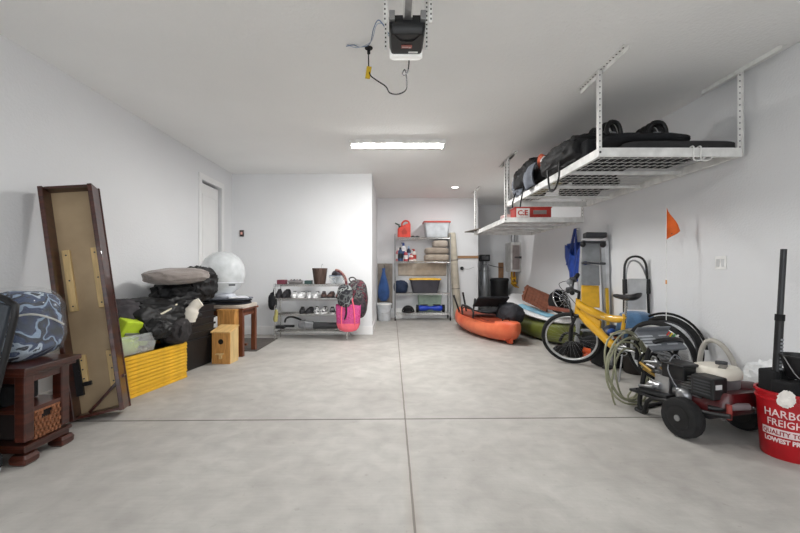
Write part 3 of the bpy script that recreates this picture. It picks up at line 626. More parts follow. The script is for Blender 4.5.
# bottles on the second shelf
cols = [('c97a7c', 'e7e4e2', 'pink and white'), ('e6e6ea', '2f4a8c', 'white with blue cap'), ('2e3550', '9fb7d6', 'dark blue'), ('d9d2cc', 'b23a35', 'cream with red cap'), ('27476b', '1c1d22', 'navy'), ('a5404a', 'e8e2df', 'red'), ('e2d9d2', 'c0504c', 'ivory')]
bx0 = .14
for i, (c1, c2, nm) in enumerate(cols):
    r_ = [.055, .06, .048, .052, .055, .048, .05][i]; h_ = [.24, .34, .28, .22, .38, .3, .2][i]
    x = bx0 + (i if i < 4 else i - 3.6) * .12; y = 8.87 if i < 4 else 8.74
    if i >= 4: h_ *= .66
    h_ *= 1.22
    o = thing('bottle', (x, y, wz(2)), '%s cleaning bottle in the %s row of the second shelf' % (nm, 'rear' if i < 4 else 'front'), 'bottle', 'cleaning bottles on the wire shelving')
    MB().lathe([(r_, 0), (r_, h_ * .7), (r_ * .6, h_ * .82), (r_ * .4, h_ * .85), (0, h_ * .85)], n=18).build('bottle_body', M('bt' + c1, c1, .4), o, smooth=True)
    MB().cyl((0, 0, h_ * .85), (0, 0, h_), r_ * .45, n=12).box((-.02 if i % 2 else .0, 0, h_), (.06 if i % 2 else .02, .02, .02)).build('cap', M('cap' + c2, c2, .4), o)
    MB().cyl((0, 0, h_ * .2), (0, 0, h_ * .55), r_ * 1.02, n=18).build('bottle_label', M('lab' + c2, c2, .5), o, smooth=True)
zz = wz(2)
for i, (dz, w_, l) in enumerate(((.15, .56, 'lowest'), (.14, .54, 'middle'), (.15, .34, 'topmost and smallest'))):
    o = MB().blob((0, 0, dz / 2), (w_ / 2, .19, dz / 2 + .01), 80 + i, .06, 2, .5, -dz / 2 + .001, 4).build('seat_cushion', M('cushion%d' % i, ['998d80', '8f8377', 'a0958a'][i], .9, cloth=True), smooth=True, loc=(1.0 if i < 2 else 1.08, 8.8, zz))
    zz += dz + .008
    tag(o, 'beige seat cushion, %s of the three stacked on the second shelf' % l, 'cushion', 'beige cushions on the wire shelving')
tag(MB().box((0, 0, 0), (1.12, .04, .3)).build('hanging_mat', M('mat_beige', 'bcb0a2', .9), loc=(.70, 9.037, 1.14), bevel=.015), 'beige padded mat hanging behind the shelving below the cushions', 'mat')
# third shelf
tag(MB().blob((0, 0, .13), (.16, .13, .15), 90, .2, 2.5, .8, -.13, 4).build('navy_bag', M('navy', '1f2c44', .8, bump=(20, .5)), loc=(.2, 8.8, wz(1)), smooth=True), 'crumpled navy blue bag on the third wire shelf', 'bag')
yt = thing('yellow_lid_tote', (.74, 8.8, wz(1)), 'charcoal storage tote with yellow lid on the third wire shelf', 'tote')
b = MB().bin(.54, .32, .3, .66, .38, rim=.01, rad=.04)
b.build('tote_body', M('tote_char', '3b3a42', .55), yt, smooth=True)
lid_mb(.71, .42).build('lid', yellowp, yt, smooth=True, loc=(0, 0, .292))
MB().box((0, 0, .32), (.5, .24, .025)).build('lid_panel', M('yellow_l', 'e2bb4a', .4), yt, bevel=.008)
# bottom shelf
gb = thing('green_box', (.86, 8.93, wz(0)), 'pale green translucent box behind the blue hoverboard', 'box')
MB().bin(.5, .1, .38, .54, .12, rim=.006, rad=.03).build('body', M('pale_green', '9fb3a2', .5, alpha=.9), gb, smooth=True)
hb = thing('hoverboard', (.86, 8.74, wz(0)), 'bright blue hoverboard with black wheels on the lowest wire shelf', 'hoverboard')
MB().loft([[(x, math.cos(a) * r_ * 1.1, .1 + math.sin(a) * r_ * .8) for a in [2 * PI * k / 16 for k in range(16)]] for x, r_ in ((-.26, .07), (-.22, .085), (-.1, .08), (-.03, .05), (.03, .05), (.1, .08), (.22, .085), (.26, .07))]).build('body', M('hover_blue', '1c3fb0', .35), hb, smooth=True)
for s in (-1, 1):
    wv = MB().cyl((s * .265, 0, .09), (s * .32, 0, .09), .088, n=24).build('wheel', rubber, hb, smooth=True, bevel=.006)
    MB().box((s * .14, 0, .172), (.16, .13, .012)).build('foot_pad', dgrey, hb, bevel=.004)
hm = thing('bicycle_helmet', (.36, 8.74, wz(0)), 'black vented bicycle helmet on the lowest wire shelf', 'helmet')
def helmet(m, par, shell_mat, s=1):
    b = MB(m)
    for k in range(-2, 3):
        b.tube([(math.cos(t) * .13 * s, k * .032 * s * (1 - .25 * math.cos(t) ** 2), math.sin(t) * (.13 - .008 * k * k) * s) for t in [PI * i / 12 for i in range(13)]], .015 * s, 8)
    b.ring((0, 0, .0), (0, 0, 1), .115 * s, .016 * s, n=24)
    b.build('shell', shell_mat, par, smooth=True)
    MB(m).lathe([(.1 * s, 0), (.092 * s, .05 * s), (.06 * s, .1 * s), (0, .115 * s)], n=20, cap=False).build('liner', matte, par, smooth=True)
helmet(TR((0, 0, .018)), hm, black)
tag(MB().box((0, 0, .12), (.5, .02, .24), (R(-12), 0, 0)).build('white_board', whitep, loc=(.32, 8.97, .0), bevel=.004), 'white board leaning on floor behind the lower shelf', 'board')
# rolled rug
rr_ = thing('rolled_rug', (1.5, 8.88, 0), 'pale beige rolled rug standing upright beside the wire shelving', 'rug', rot=(0, R(-4), 0))
MB().lathe([(.085, 0), (.092, .03), (.09, 1.0), (.085, 1.95), (.07, 1.97), (.0, 1.96)], n=20).build('roll', M('rug_beige', 'b5ad9e', .95, bump=(60, .5), cloth=True), rr_, smooth=True)
MB().ring((0, 0, 1.35), (0, 0, 1), .091, .006).ring((0, 0, .7), (0, 0, 1), .091, .006).build('tie', dgrey, rr_, smooth=True)
tag(MB().box((0, 0, 0), (.48, .025, .06)).build('wood_plank', M('plank', '9a7756', .6, var=(8, .2), wood=(.7, 5, 5)), loc=(1.76, Y2 - .013, 1.42), bevel=.003), 'short wooden wall plank beside the rolled rug', 'plank')
o = thing('wall_valve', (1.62, Y2 - .015, 1.16), 'small black round valve knob on the far wall', 'knob'); MB().cyl((0, .015, 0), (0, -.02, 0), .04, n=20).build('knob', black, o, smooth=True)
MB().tube([(0, -.02, 0), (.15, -.02, -.02), (.28, -.015, .03)], .004, 6, sm=4).build('cable', grey, o)
# ================================================================ RECESS: water softener etc.
sf = thing('water_softener', (2.3, 9.72, 0), 'tall grey water softener tank with black control head', 'tank')
MB().lathe([(.1, 0), (.115, .03), (.115, 1.15), (.1, 1.22), (.05, 1.27), (0, 1.27)], n=24).build('tank_body', M('tank_grey', 'a2a5a8', .3, .5), sf, smooth=True)
MB().box((0, 0, 1.42), (.24, .2, .16)).build('control_head', black, sf, bevel=.015)
MB().cyl((0, 0, 1.26), (0, 0, 1.35), .06).ring((0, 0, 1.1), (0, 0, 1), .117, .012).build('neck', steel, sf, smooth=True)
MB().box((0, -.101, 1.42), (.17, .01, .09)).build('display', M('disp', '57595c', .3), sf)
MB().tube([(.1, 0, 1.25), (.3, .03, 1.2), (.5, .1, 1.18)], .008, 6, sm=3).build('hose', dgrey, sf)
bt = thing('brine_tank', (2.63, 9.55, 0), 'black lidded brine tank barrel beside the softener', 'tank')
MB().lathe([(.19, 0), (.2, .02), (.215, .86), (.0, .86)], n=32).build('barrel', black, bt, smooth=True)
MB().lathe([(.225, .85), (.228, .9), (.2, .925), (0, .93)], n=32).build('lid', M('lid_black', '222325', .5), bt, smooth=True)
tag(MB().box((0, 0, 0), (.13, .02, .42)).build('wood_backer', M('backer', '8f6c50', .7, var=(6, .2)), loc=(2.79, Y3 - .011, 1.1), bevel=.002), 'brown wooden backer board on the recess wall', 'board')
wh = thing('water_heater', (XR, 9.2, 1.05), 'grey wall-mounted tankless water heater in the far right corner', 'heater')
MB().box((-.125, 0, .37), (.24, .44, .68)).build('case', M('heater_grey', 'b9b8b6', .4, .1), wh, bevel=.012)
b = MB().box((-.125, -.223, .36), (.16, .008, .56))
for k in range(14): b.box((-.125, -.229, .12 + k * .036), (.13, .008, .012))
b.build('louver_panel', M('louver', '8f8583', .5, .3), wh)
MB().cyl((-.12, 0, .7), (-.12, 0, .95), .045).build('vent_pipe', steel, wh, smooth=True)
MB().box((-.06, 0, .36), (.2, .46, .05)).build('front_trim', dgrey, wh, bevel=.004)
yb = M('brass_yellow', 'c79a2d', .4, .3)
for k, (dx, dy) in enumerate(((-.18, -.12), (-.1, -.05), (-.14, .08), (-.06, .14))):
    p = MB().tube([(dx, dy, .04), (dx, dy, -.15), (dx + .03, dy, -.28), (-.03, dy, -.34)], .013, 8, sm=3).build('pipe', yb if k % 2 == 0 else M('copper', '9c6a40', .35, .8), wh, smooth=True)
    MB().cyl((dx, dy - .035, -.12), (dx, dy + .035, -.12), .024).box((dx, dy - .05, -.12), (.014, .012, .09)).build('valve', yellowp if k < 2 else yb, p)
MB().blob((-.12, -.05, -.24), (.07, .06, .05), 4, .2, sub=3).build('gas_flex', yb, wh, smooth=True)
# ================================================================ KAYAK (orange)
def hull(L, W, H, n=44, rocker=.1, stern=.35, bow=.06, deck=.03):
    """x is the length (bow at -L/2), returns rings"""
    rings = []
    for i in range(n + 1):
        t = .5 - .5 * math.cos(PI * (.012 + .976 * i / n)); x = (t - .5) * L
        wf = (math.sin(PI * t) ** (.62 if t < .5 else .5))
        e_ = abs(2 * t - 1); z0 = rocker * e_ ** 2.4 + .16 * e_ ** 16; zt = H + .07 * e_ ** 2.2 - .05 * e_ ** 30; r = []
        m = 24
        for k in range(m):
            a = 2 * PI * k / m; c = math.cos(a); s_ = math.sin(a)
            y = math.copysign(abs(c) ** .62, c) * W / 2 * wf * (1 if s_ > -.3 else .93)
            z = z0 + (zt - z0) * (.62 + (.62 * math.copysign(abs(s_) ** .85, s_) if s_ < 0 else .38 * s_ ** .6))
            r.append((x, y, z))
        rings.append(r)
    return rings
def adopt(o, par):
    bpy.context.view_layer.update(); o.parent = par; o.matrix_parent_inverse = par.matrix_world.inverted()
korange = M('kayak_orange', 'cf4f2e', .45, var=(2.2, .15, 'de7650'))
kyk = thing('kayak', (1.62, 6.95, 0), 'orange sit-on-top kayak on the floor with black seat frame', 'kayak', rz=math.atan2(-2.5, .36))
MB().loft(hull(2.55, .76, .30, stern=.12, rocker=.07)).build('hull', korange, kyk, smooth=True)
MB().blob((0.1, 0, .30), (.95, .27, .03), 1, 0, 1, .5, sub=4).build('cockpit', M('kayak_deck', '8f3a22', .6), kyk, smooth=True)
MB().prism([(.8, .1), (1.2, .2), (1.16, .02), (1.06, .0)], -.02, .02).build('skeg', korange, kyk, bevel=.01)
for dx in (.95, -.95): MB().tube([(dx, -.06, .33), (dx + .02, -.04, .37), (dx + .02, .04, .37), (dx, .06, .33)], .011, 6, sm=3).build('carry_handle', black, kyk, smooth=True)
MB().cyl((.75, -.2, .31), (.75, -.2, .325), .03).cyl((.75, .2, .31), (.75, .2, .325), .03).build('scupper_plug', black, kyk)
seat = thing('seat', (1.58, 6.72, .33), None, None, rz=math.atan2(-2.5, .36)); seat.scale = (1.2, 1.2, 1.35)
MB().tube([(-.22, -.24, 0), (-.24, -.24, .12), (.2, -.24, .1), (.22, -.24, 0)], .014, 8, sm=3).tube([(-.22, .24, 0), (-.24, .24, .12), (.2, .24, .1), (.22, .24, 0)], .014, 8, sm=3).build('frame', black, seat, smooth=True)
MB().sheet(lambda u, v: (-.2 + .4 * u, -.23 + .46 * v, .1 - .05 * math.sin(PI * v)), 10, 10).build('seat_sling', fabric, seat, solid=.012, smooth=True)
MB().box((.26, 0, .2), (.03, .44, .26), (0, R(62), 0)).build('backrest', fabric, seat, bevel=.012)
adopt(seat, kyk)
for i, (x, y, dx, dz) in enumerate(((1.3, 7.55, -.1, .3), (1.43, 7.5, -.06, .36), (1.55, 7.45, .05, .24))):
    o = MB().cyl((0, 0, 0), (dx, .05, dz), .016, .02, 12).cyl((0, 0, 0), (-dx * .1, 0, -.03), .022, n=12).build('rod_holder', black, loc=(x, y, .33), smooth=True); adopt(o, kyk)
gb_ = tag(MB().blob((0, 0, 0), (.18, .26, .17), 101, .2, 2.2, .8, sub=4).build('dry_bag', M('bag_charcoal', '2b2c31', .8, bump=(25, .6), var=(9, .35)), loc=(1.93, 6.38, .41), rot=(0, R(22), R(12)), smooth=True), 'dark grey speckled bag resting on the right side of the kayak', 'bag')
# olive kayak + paddle board
ok = thing('kayak', (2.50, 6.72, 0), 'olive green kayak on the floor underneath the white paddle board', 'kayak', rz=R(-88))
MB().loft(hull(2.8, .64, .3)).build('hull', M('kayak_olive', '5b6128', .5, var=(3, .2)), ok, smooth=True)
sp = thing('paddle_board', (2.57, 6.62, .47), 'white paddle board with light blue stripe lying on the olive kayak', 'paddle board', rot=(R(3.5), R(-12), R(4)))
rings = []
for i in range(29):
    t = i / 28; y = (t - .5) * 2.7; ww = .36 * (max(0, 1 - abs(2 * t - 1) ** 2.6)) ** .5 + .004
    rings.append([(math.copysign(abs(math.cos(a)) ** .6, math.cos(a)) * ww, y, math.copysign(abs(math.sin(a)) ** .8, math.sin(a)) * .045 + .05 * abs(2 * t - 1) ** 3) for a in [2 * PI * k / 20 for k in range(20)]])
MB().loft(rings).build('board', M('board_white', 'd9dadb', .35, var=(4, .03)), sp, smooth=True)
def stripe(x0, x1, y0, y1, z=.0475): 
    return MB().sheet(lambda u, v: (x0 + (x1 - x0) * u + .0 , y0 + (y1 - y0) * v, z + .05 * abs((y0 + (y1 - y0) * v) / 1.35) ** 3), 2, 16)
stripe(-.3, -.17, -.75, .45).build('blue_stripe', M('stripe_blue', '84b8cf', .5), sp, solid=.002)
stripe(-.16, -.145, -.75, .45).build('thin_stripe', M('stripe_pale', 'c9a98e', .5), sp, solid=.002)
rings2 = [[(x * 1.012, y * 1.002, max(-.03, min(.03, z * .62 + .03 * 0))) for x, y, z in r] for r in rings]
# brown wooden slatted piece
br_m = M('red_wood', '6f4230', .45, var=(7, .25), wood=(1, 6, 1))
wd = thing('wooden_rack', (2.5, 6.12, .84), 'brown slatted wooden rack lying tilted across the white paddle board', 'rack', rot=(R(-52), R(35), R(10)))
dz_ = Vector((.2, -.6, -.15)).normalized(); uz_ = Vector((.28, -.25, .9)); uz_ = (uz_ - dz_ * uz_.dot(dz_)).normalized()
mw = Matrix((dz_, uz_, dz_.cross(uz_))).transposed().to_4x4(); mw.translation = (2.34, 6.27, .665); wd.matrix_world = mw
b = MB()
for k in range(7): b.box((-.24 + k * .08, 0, .0), (.075, .24, .016))
b.build('slats', br_m, wd, bevel=.002)
MB().box((0, -.12, .012), (.58, .025, .04)).box((0, .12, .012), (.58, .025, .04)).build('side_rail', br_m, wd, bevel=.004)
MB().prismz([(-.31, -.13), (-.28, -.13), (-.28, .13), (-.31, .14), (-.36, .08), (-.33, .03), (-.37, 0), (-.33, -.03), (-.36, -.06)], -.012, .022).build('carved_end', br_m, wd, bevel=.003)
ft = tag(MB().box((0, 0, 0), (.3, .22, .03)).build('wood_board', M('reddish_wood', '8a4c3a', .5), loc=(2.34, 5.45, .57), rot=(R(2), R(8), R(-20)), bevel=.003), 'small reddish wooden board on near end of white paddle board', 'board')
fb = thing('mesh_basket', (2.48, 5.78, .64), 'round silver wire basket with black lining tipped on its side', 'basket', rot=(R(62), R(25), R(20)))
MB().lathe([(.0, -.1), (.12, -.1), (.17, -.04), (.185, .04)], n=28, cap=False).build('lining', matte, fb, solid=.006, smooth=True)
b = MB().ring((0, 0, .05), (0, 0, 1), .185, .009)
for k in range(6): a = PI * k / 6; b.tube([(math.cos(a) * .185, math.sin(a) * .185, .05), (math.cos(a) * .09, math.sin(a) * .09, .085), (0, 0, .095), (-math.cos(a) * .09, -math.sin(a) * .09, .085), (-math.cos(a) * .185, -math.sin(a) * .185, .05)], .004, 6, sm=2)
b.ring((0, 0, .085), (0, 0, 1), .09, .005).build('wire_cover', chrome, fb, smooth=True)
# ================================================================ LADDERS, BLUE BAG
ld = thing('step_ladder', (2.71, 5.3, 0), 'folded grey aluminium step ladder with yellow panel leaning on right wall', 'ladder', rot=(R(-3), R(1.5), R(-8)))
lg = M('ladder_grey', 'b2b4b6', .4, .5)
for s in (-1, 1):
    MB().box((s * .16, 0, .78), (.045, .07, 1.5), (0, R(-3.0 * s), 0)).build('side_rail', lg, ld, bevel=.004)
    MB().box((s * .165 + .05, .1, .75), (.035, .03, 1.48), (0, R(-2.0 * s), 0)).build('rear_leg', M('ladder_back', '8f9498', .4, .6), ld, bevel=.003)
MB().box((.03, 0, 1.6), (.27, .15, .07)).build('top_cap', M('cap_dark2', '36373b', .6), ld, bevel=.012)
MB().box((.20, .03, .78), (.05, .1, 1.5), (0, R(-1.5), 0)).build('side_rail', M('ladder_silver', 'c3c5c8', .3, .7), ld, bevel=.004)
for z, hgt, mt in ((1.36, .26, 'ladder_panel'), (1.05, .28, 'ladder_panel'), (.76, .3, 'yellow_plastic')):
    MB().box((-.035, -.045, z), (.23, .02, hgt), (R(-6), 0, 0)).build('step_panel', M('ladder_panel', '7d8083', .6) if mt == 'ladder_panel' else yellowp, ld, bevel=.006)
for z in (1.5, 1.21): MB().box((.0, -.05, z), (.3, .05, .03)).build('step_edge', M('cap_dark2', '36373b', .6), ld, bevel=.006)
for s in (-1, 1): MB().blob((s * .13 - .01, -.05, 1.47), (.04, .04, .045), 2, 0, sub=2).build('hinge', black, ld, smooth=True)
MB().box((.19, -.02, .45), (.03, .1, .86), (0, R(-2.5), 0)).build('yellow_rail', M('yellow_rail', 'c9a227', .5), ld, bevel=.003)
MB().box((-.0, -.04, .3), (.3, .06, .03)).box((-.0, -.04, .55), (.28, .06, .03)).build('lower_step', lg, ld, bevel=.004)
for s in (-1, 1): MB().box((s * .2, 0, .02), (.06, .09, .04)).build('rubber_foot', rubber, ld, bevel=.006)
bb_ = thing('blue_shopping_bag', (2.945, 6.2, .9), 'bright blue woven shopping bag hanging from a hook on the right wall', 'bag')
blu = M('tarp_blue', '1a3f92', .4, bump=(8, .8), var=(14, .25))
MB().sheet(lambda u, v: (-.03 - .09 * math.sin(PI * u) * (1 - v * .6) - .015 * math.sin(20 * u + 3 * v), (-.36 + .76 * u) * (.55 + .45 * min(1, v * 1.6)) - .1 * (1 - v), (.02 + .18 * abs(u - .45) ** 1.2 * (1 - v)) + .62 * v * (.85 + .15 * math.cos(7 * u))), 24, 18).build('bag_front', blu, bb_, solid=.006, smooth=True)
MB().sheet(lambda u, v: (.0 - .012 * math.sin(16 * u), -.3 + .68 * u, .3 + .36 * v), 16, 10).build('bag_back', blu, bb_, solid=.006, smooth=True)
for dx in (-.06, -.0): MB().sheet(lambda u, v: (-.03 + dx * (1 - v), -.16 + .05 * u + (.13 + (.0)) * v, .1 + .78 * v), 3, 10).sheet(lambda u, v: (-.035 + dx * (1 - v), .14 + .05 * u - .15 * v, .3 + .58 * v), 3, 10).build('strap', M('strap_blue', '17357d', .5), bb_, solid=.005)
hook(XR, 6.19, 1.785, 'wall hook carrying the bright blue shopping bag', -.05, 0)
fs = thing('folding_step_stool', (2.83, 4.5, 0), 'folded black and silver step stool with arched handle against right wall', 'stool', rot=(R(-2), 0, R(-6)))
MB().tube([(-.145, 0, 0), (-.135, 0, .6), (-.125, 0, 1.05), (-.11, 0, 1.2), (-.05, 0, 1.27), (.05, 0, 1.27), (.11, 0, 1.2), (.125, 0, 1.05), (.135, 0, .6), (.145, 0, 0)], .013, 10, sm=4).build('front_frame', black, fs, smooth=True)
MB().tube([(-.10, .05, 0), (-.09, .05, .95), (-.05, .05, 1.2), (.05, .05, 1.22), (.13, .06, 1.1), (.16, .06, .9), (.165, .06, 0)], .011, 10, sm=4).build('rear_frame', steel, fs, smooth=True)
MB().box((0, -.02, .84), (.2, .02, .36), (R(4), 0, 0)).build('step_panel', M('alu_panel', 'b9babb', .4, .4), fs, bevel=.006)
MB().box((0, -.02, .4), (.22, .02, .3), (R(4), 0, 0)).build('step_panel', MATS['alu_panel'], fs, bevel=.006)
MB().box((0, -.034, .985), (.06, .008, .02)).build('grip_slot', matte, fs)
for s in (-1, 1): MB().box((s * .125, -.01, .93), (.04, .05, .17)).build('latch_arm', black, fs, bevel=.008)
# ================================================================ BIKE
def wheel_mb(r, tr, m=None):
    """wheel in the xz plane, axle y"""
    ty = MB(m).ring((0, 0, 0), (0, 1, 0), r - tr, tr, 48, 10)
    kn = ty
    rim = MB(m).ring((0, 0, 0), (0, 1, 0), r - tr * 2.1, tr * .55, 48, 8, 1.2)
    sp_ = MB(m)
    for k in range(32):
        a = 2 * PI * k / 32; b_ = a + (.3 if k % 4 < 2 else -.3); s = 1 if k % 2 else -1
        sp_.tube([(math.cos(b_) * .022, s * .025, math.sin(b_) * .022), (math.cos(a) * (r - tr * 2.3), 0, math.sin(a) * (r - tr * 2.3))], .0008, 4)
    hub = MB(m).cyl((0, -.05, 0), (0, .05, 0), .014, n=14).cyl((0, -.03, 0), (0, -.026, 0), .026, n=16).cyl((0, .026, 0), (0, .03, 0), .026, n=16)
    return ty, rim, sp_, hub
def add_wheel(name, par, m, r=.33, tr=.024, rimmat=M('rim_silver', 'cfd0d0', .35, .5)):
    ty, rim, sp_, hub = wheel_mb(r, tr, m)
    t = ty.build(name, rubber, par, smooth=True)
    rim.build('rim', rimmat or steel, t, smooth=True); sp_.build('spokes', steel, t); hub.build('hub', dgrey, t, smooth=True)
    return t
fx, fy = 2.19, 4.62; rx, ry = 2.57, 3.71
yaw = math.atan2(fy - ry, fx - rx)
bk_ = thing('bicycle', ((fx + rx) / 2, (fy + ry) / 2, 0), 'yellow mountain bicycle standing between the pressure washer and paddle board', 'bicycle', rot=(R(-11), 0, yaw))
yf = M('bike_yellow', 'd3a01a', .3, coat=.6, var=(3, .03))
HT = Vector((.335, 0, .80)); HB = Vector((.375, 0, .66)); BB = Vector((-.07, 0, .30)); ST = Vector((-.205, 0, .66)); RA = Vector((-.515, 0, .33)); FA = Vector((.51, 0, .33))
sax = (HT - HB).normalized()
SM = Matrix.Translation(HT) @ Matrix.Rotation(R(36), 4, sax) @ Matrix.Translation(-HT)
add_wheel('front_wheel', bk_, SM @ Matrix.Translation(FA))
add_wheel('rear_wheel', bk_, Matrix.Translation(RA))
fm = MB().tube([HT + Vector((0, 0, .01)), HB - Vector((-.01, 0, .03))], .026, 12)
fm.tube([HT - Vector((-.01, 0, .05)), (.14, 0, .665), (-.06, 0, .625), ST + Vector((.0, 0, -.02))], [.042, .046, .038, .026], 12, sm=4)      # swooping top beam
fm.tube([HB, (.18, 0, .5), (.02, 0, .36), BB + Vector((.02, 0, .02))], [.042, .05, .044, .03], 12, sm=4)
fm.tube([ST + Vector((.0, 0, .03)), ST, (-.16, 0, .5)], .02, 12)
fm.prism([(.31, .72), (.33, .64), (.2, .54), (.1, .5), (.08, .58), (.18, .64)], -.012, .012)
fm.build('frame', yf, bk_, smooth=True)
lt = MB()
for k in range(9): lt.box((.0 + k * .014, .036, .64 + k * .0025), (.009, .003, .016), (0, -.2, 0))
lt.build('frame_lettering', M('pale_letter', 'e6dcb4', .5), bk_)
sw = MB()
for s in (-1, 1):
    sw.tube([RA + Vector((0, s * .06, 0)), (-.25, s * .05, .33), BB + Vector((0, s * .035, .02))], .011, 8)
    sw.tube([RA + Vector((0, s * .06, 0)), (-.3, s * .045, .52), (-.14, s * .03, .5)], .010, 8, sm=3)
sw.tube([(-.16, 0, .5), (-.02, 0, .45), BB + Vector((.03, 0, .1))], .014, 8).tube([(-.14, -.03, .5), (-.14, .03, .5)], .014)
sw.build('swingarm', M('silver_paint', 'c4c6c8', .3, .6), bk_, smooth=True)
fk = MB(SM)
for s in (-1, 1):
    fk.tube([FA + Vector((0, s * .06, 0)), FA + Vector((-.035, s * .062, .15))], .021, 10); fk.tube([FA + Vector((-.035, s * .062, .15)), HB + Vector((.012, s * .062, -.03))], .014, 10)
fk.box(HB + Vector((.008, 0, -.03)), (.05, .17, .035)).tube([FA + Vector((-.07, -.07, .2)), FA + Vector((-.07, 0, .37)), FA + Vector((-.07, .07, .2))], .012, 8, sm=3)
fk.build('fork', black, bk_, smooth=True)
hbm = MB(SM).tube([HT, HT + sax * .1], .015).tube([HT + sax * .09, HT + sax * .11 + Vector((.07, 0, .02))], .018)
hc = HT + sax * .11 + Vector((.075, 0, .02))
hbm.tube([hc + Vector((-.05, -.3, .07)), hc + Vector((-.02, -.16, .065)), hc + Vector((0, -.05, 0)), hc + Vector((0, .05, 0)), hc + Vector((-.02, .16, .065)), hc + Vector((-.05, .3, .07))], .015, 10, sm=4)
h_o = hbm.build('handlebar', black, bk_, smooth=True)
for s in (-1, 1):
    MB(SM).tube([hc + Vector((-.05, s * .3, .07)), hc + Vector((-.03, s * .17, .068))], .025, 10).build('grip', rubber, h_o, smooth=True)
    MB(SM).tube([hc + Vector((-.02, s * .18, .065)), hc + Vector((.05, s * .19, .05)), hc + Vector((.06, s * .28, .03))], .009, 8).box(hc + Vector((-.01, s * .17, .06)), (.07, .06, .05)).build('brake_lever', dgrey, h_o, smooth=True)
MB(SM).tube([hc + Vector((.0, .16, .06)), hc + Vector((.12, .1, .03)), hc + Vector((.08, .02, -.12)), HB + Vector((.03, .03, -.02))], .0035, 6, sm=5).tube([hc + Vector((.0, -.16, .06)), hc + Vector((.14, -.1, .05)), hc + Vector((.02, .0, -.12)), (.3, .03, .62)], .0035, 6, sm=5).build('cables', matte, h_o, smooth=True)
MB(SM).cyl(hc + Vector((-.01, .1, .05)), hc + Vector((-.01, .1, .10)), .008).blob(hc + Vector((-.01, .1, .13)), (.028, .028, .034), 1, 0, sub=3).build('bell', grey, h_o, smooth=True)
MB().tube([(-.2, 0, .6), (-.245, 0, .84)], .0135, 12).build('seat_post', chrome, bk_, smooth=True)
rings = []
for x, w_, z, t_ in ((.13, .018, .012, .02), (.1, .03, .01, .028), (.03, .04, .002, .032), (-.04, .07, .006, .038), (-.1, .085, .02, .045), (-.13, .06, .03, .035), (-.14, .03, .032, .02)):
    rings.append([(x - .25, math.cos(a) * w_, .868 + z + math.sin(a) * t_ * (.5 if math.sin(a) > 0 else 1)) for a in [2 * PI * k / 16 for k in range(16)]])
MB().loft(rings).build('saddle', M('saddle_black', '19191b', .35), bk_, smooth=True)
cr = MB().ring(BB + Vector((0, -.05, 0)), (0, 1, 0), .085, .005, 32).ring(BB + Vector((0, -.05, 0)), (0, 1, 0), .05, .006, 32)
for k in range(5): a = 2 * PI * k / 5; cr.tube([BB + Vector((0, -.05, 0)), BB + Vector((math.cos(a) * .085, -.05, math.sin(a) * .085))], .006, 6)
cr.cyl(BB + Vector((0, -.06, 0)), BB + Vector((0, .06, 0)), .02)
crk = cr.build('crankset', steel, bk_, smooth=True)
for s in (-1, 1):
    d_ = Vector((math.cos(R(-80)) * .17, 0, math.sin(R(-80)) * .17)) * s
    a = MB().tube([BB + Vector((0, s * .07, 0)), BB + Vector((0, s * .08, 0)) + d_], .011, 8).build('crank_arm', steel, crk, smooth=True)
    MB().box(BB + d_ + Vector((0, s * .13, 0)), (.09, .08, .025)).build('pedal', black, crk, bevel=.006)
MB().tube([BB + Vector((0, -.05, .085)), RA + Vector((0, -.05, .04))], .004, 5).tube([BB + Vector((0, -.05, -.085)), RA + Vector((.02, -.05, -.09)), RA + Vector((-.02, -.05, -.04))], .004, 5).build('chain', dgrey, bk_)
MB().tube([(-.17, .06, .28), (-.2, .2, .03)], .009, 8).build('kickstand', steel, bk_, smooth=True)
# spare wheel against the wall and flag
sw_ = thing('bicycle_wheel', (2.77, 3.93, .33), 'large black bicycle wheel with fender against right wall behind yellow bicycle', 'wheel', rot=(0, 0, math.atan2(.9, -.42)))
ty, rim, s_, hub = wheel_mb(.33, .026)
ty.build('tyre', rubber, sw_, smooth=True); rim.build('rim', dgrey, sw_, smooth=True); s_.build('spokes', steel, sw_); hub.build('hub', steel, sw_, smooth=True)
MB().tube([(math.cos(R(a)) * .352, 0, math.sin(R(a)) * .352) for a in range(60, 180, 8)], .012, 8).build('fender', matte, sw_, smooth=True)
fl = thing('safety_flag', (2.735, 3.89, .62), 'orange triangular safety flag on a thin white pole by the right wall', 'flag')
MB().cyl((0, 0, 0), (-.0, 0, 1.14), .0035, n=8).build('pole', whitep, fl, smooth=True)
MB().sheet(lambda u, v: (.145 * u, .012 * math.sin(7 * u), (1.135 - .335 * v) * (1 - u) + .89 * u), 10, 10).build('pennant', M('flag_orange', 'e0641c', .6), fl, solid=.002)
MB().cyl((0, 0, .36), (0, 0, .4), .007, n=8).build('pole_joint', M('flag_tan', 'd69a5a', .6), fl)
MB().tube([(.05, .003, .86), (.08, .003, .875), (.11, .003, .885)], .004, 5).build('flag_mark', M('flag_dark', '7a3514', .7), fl)
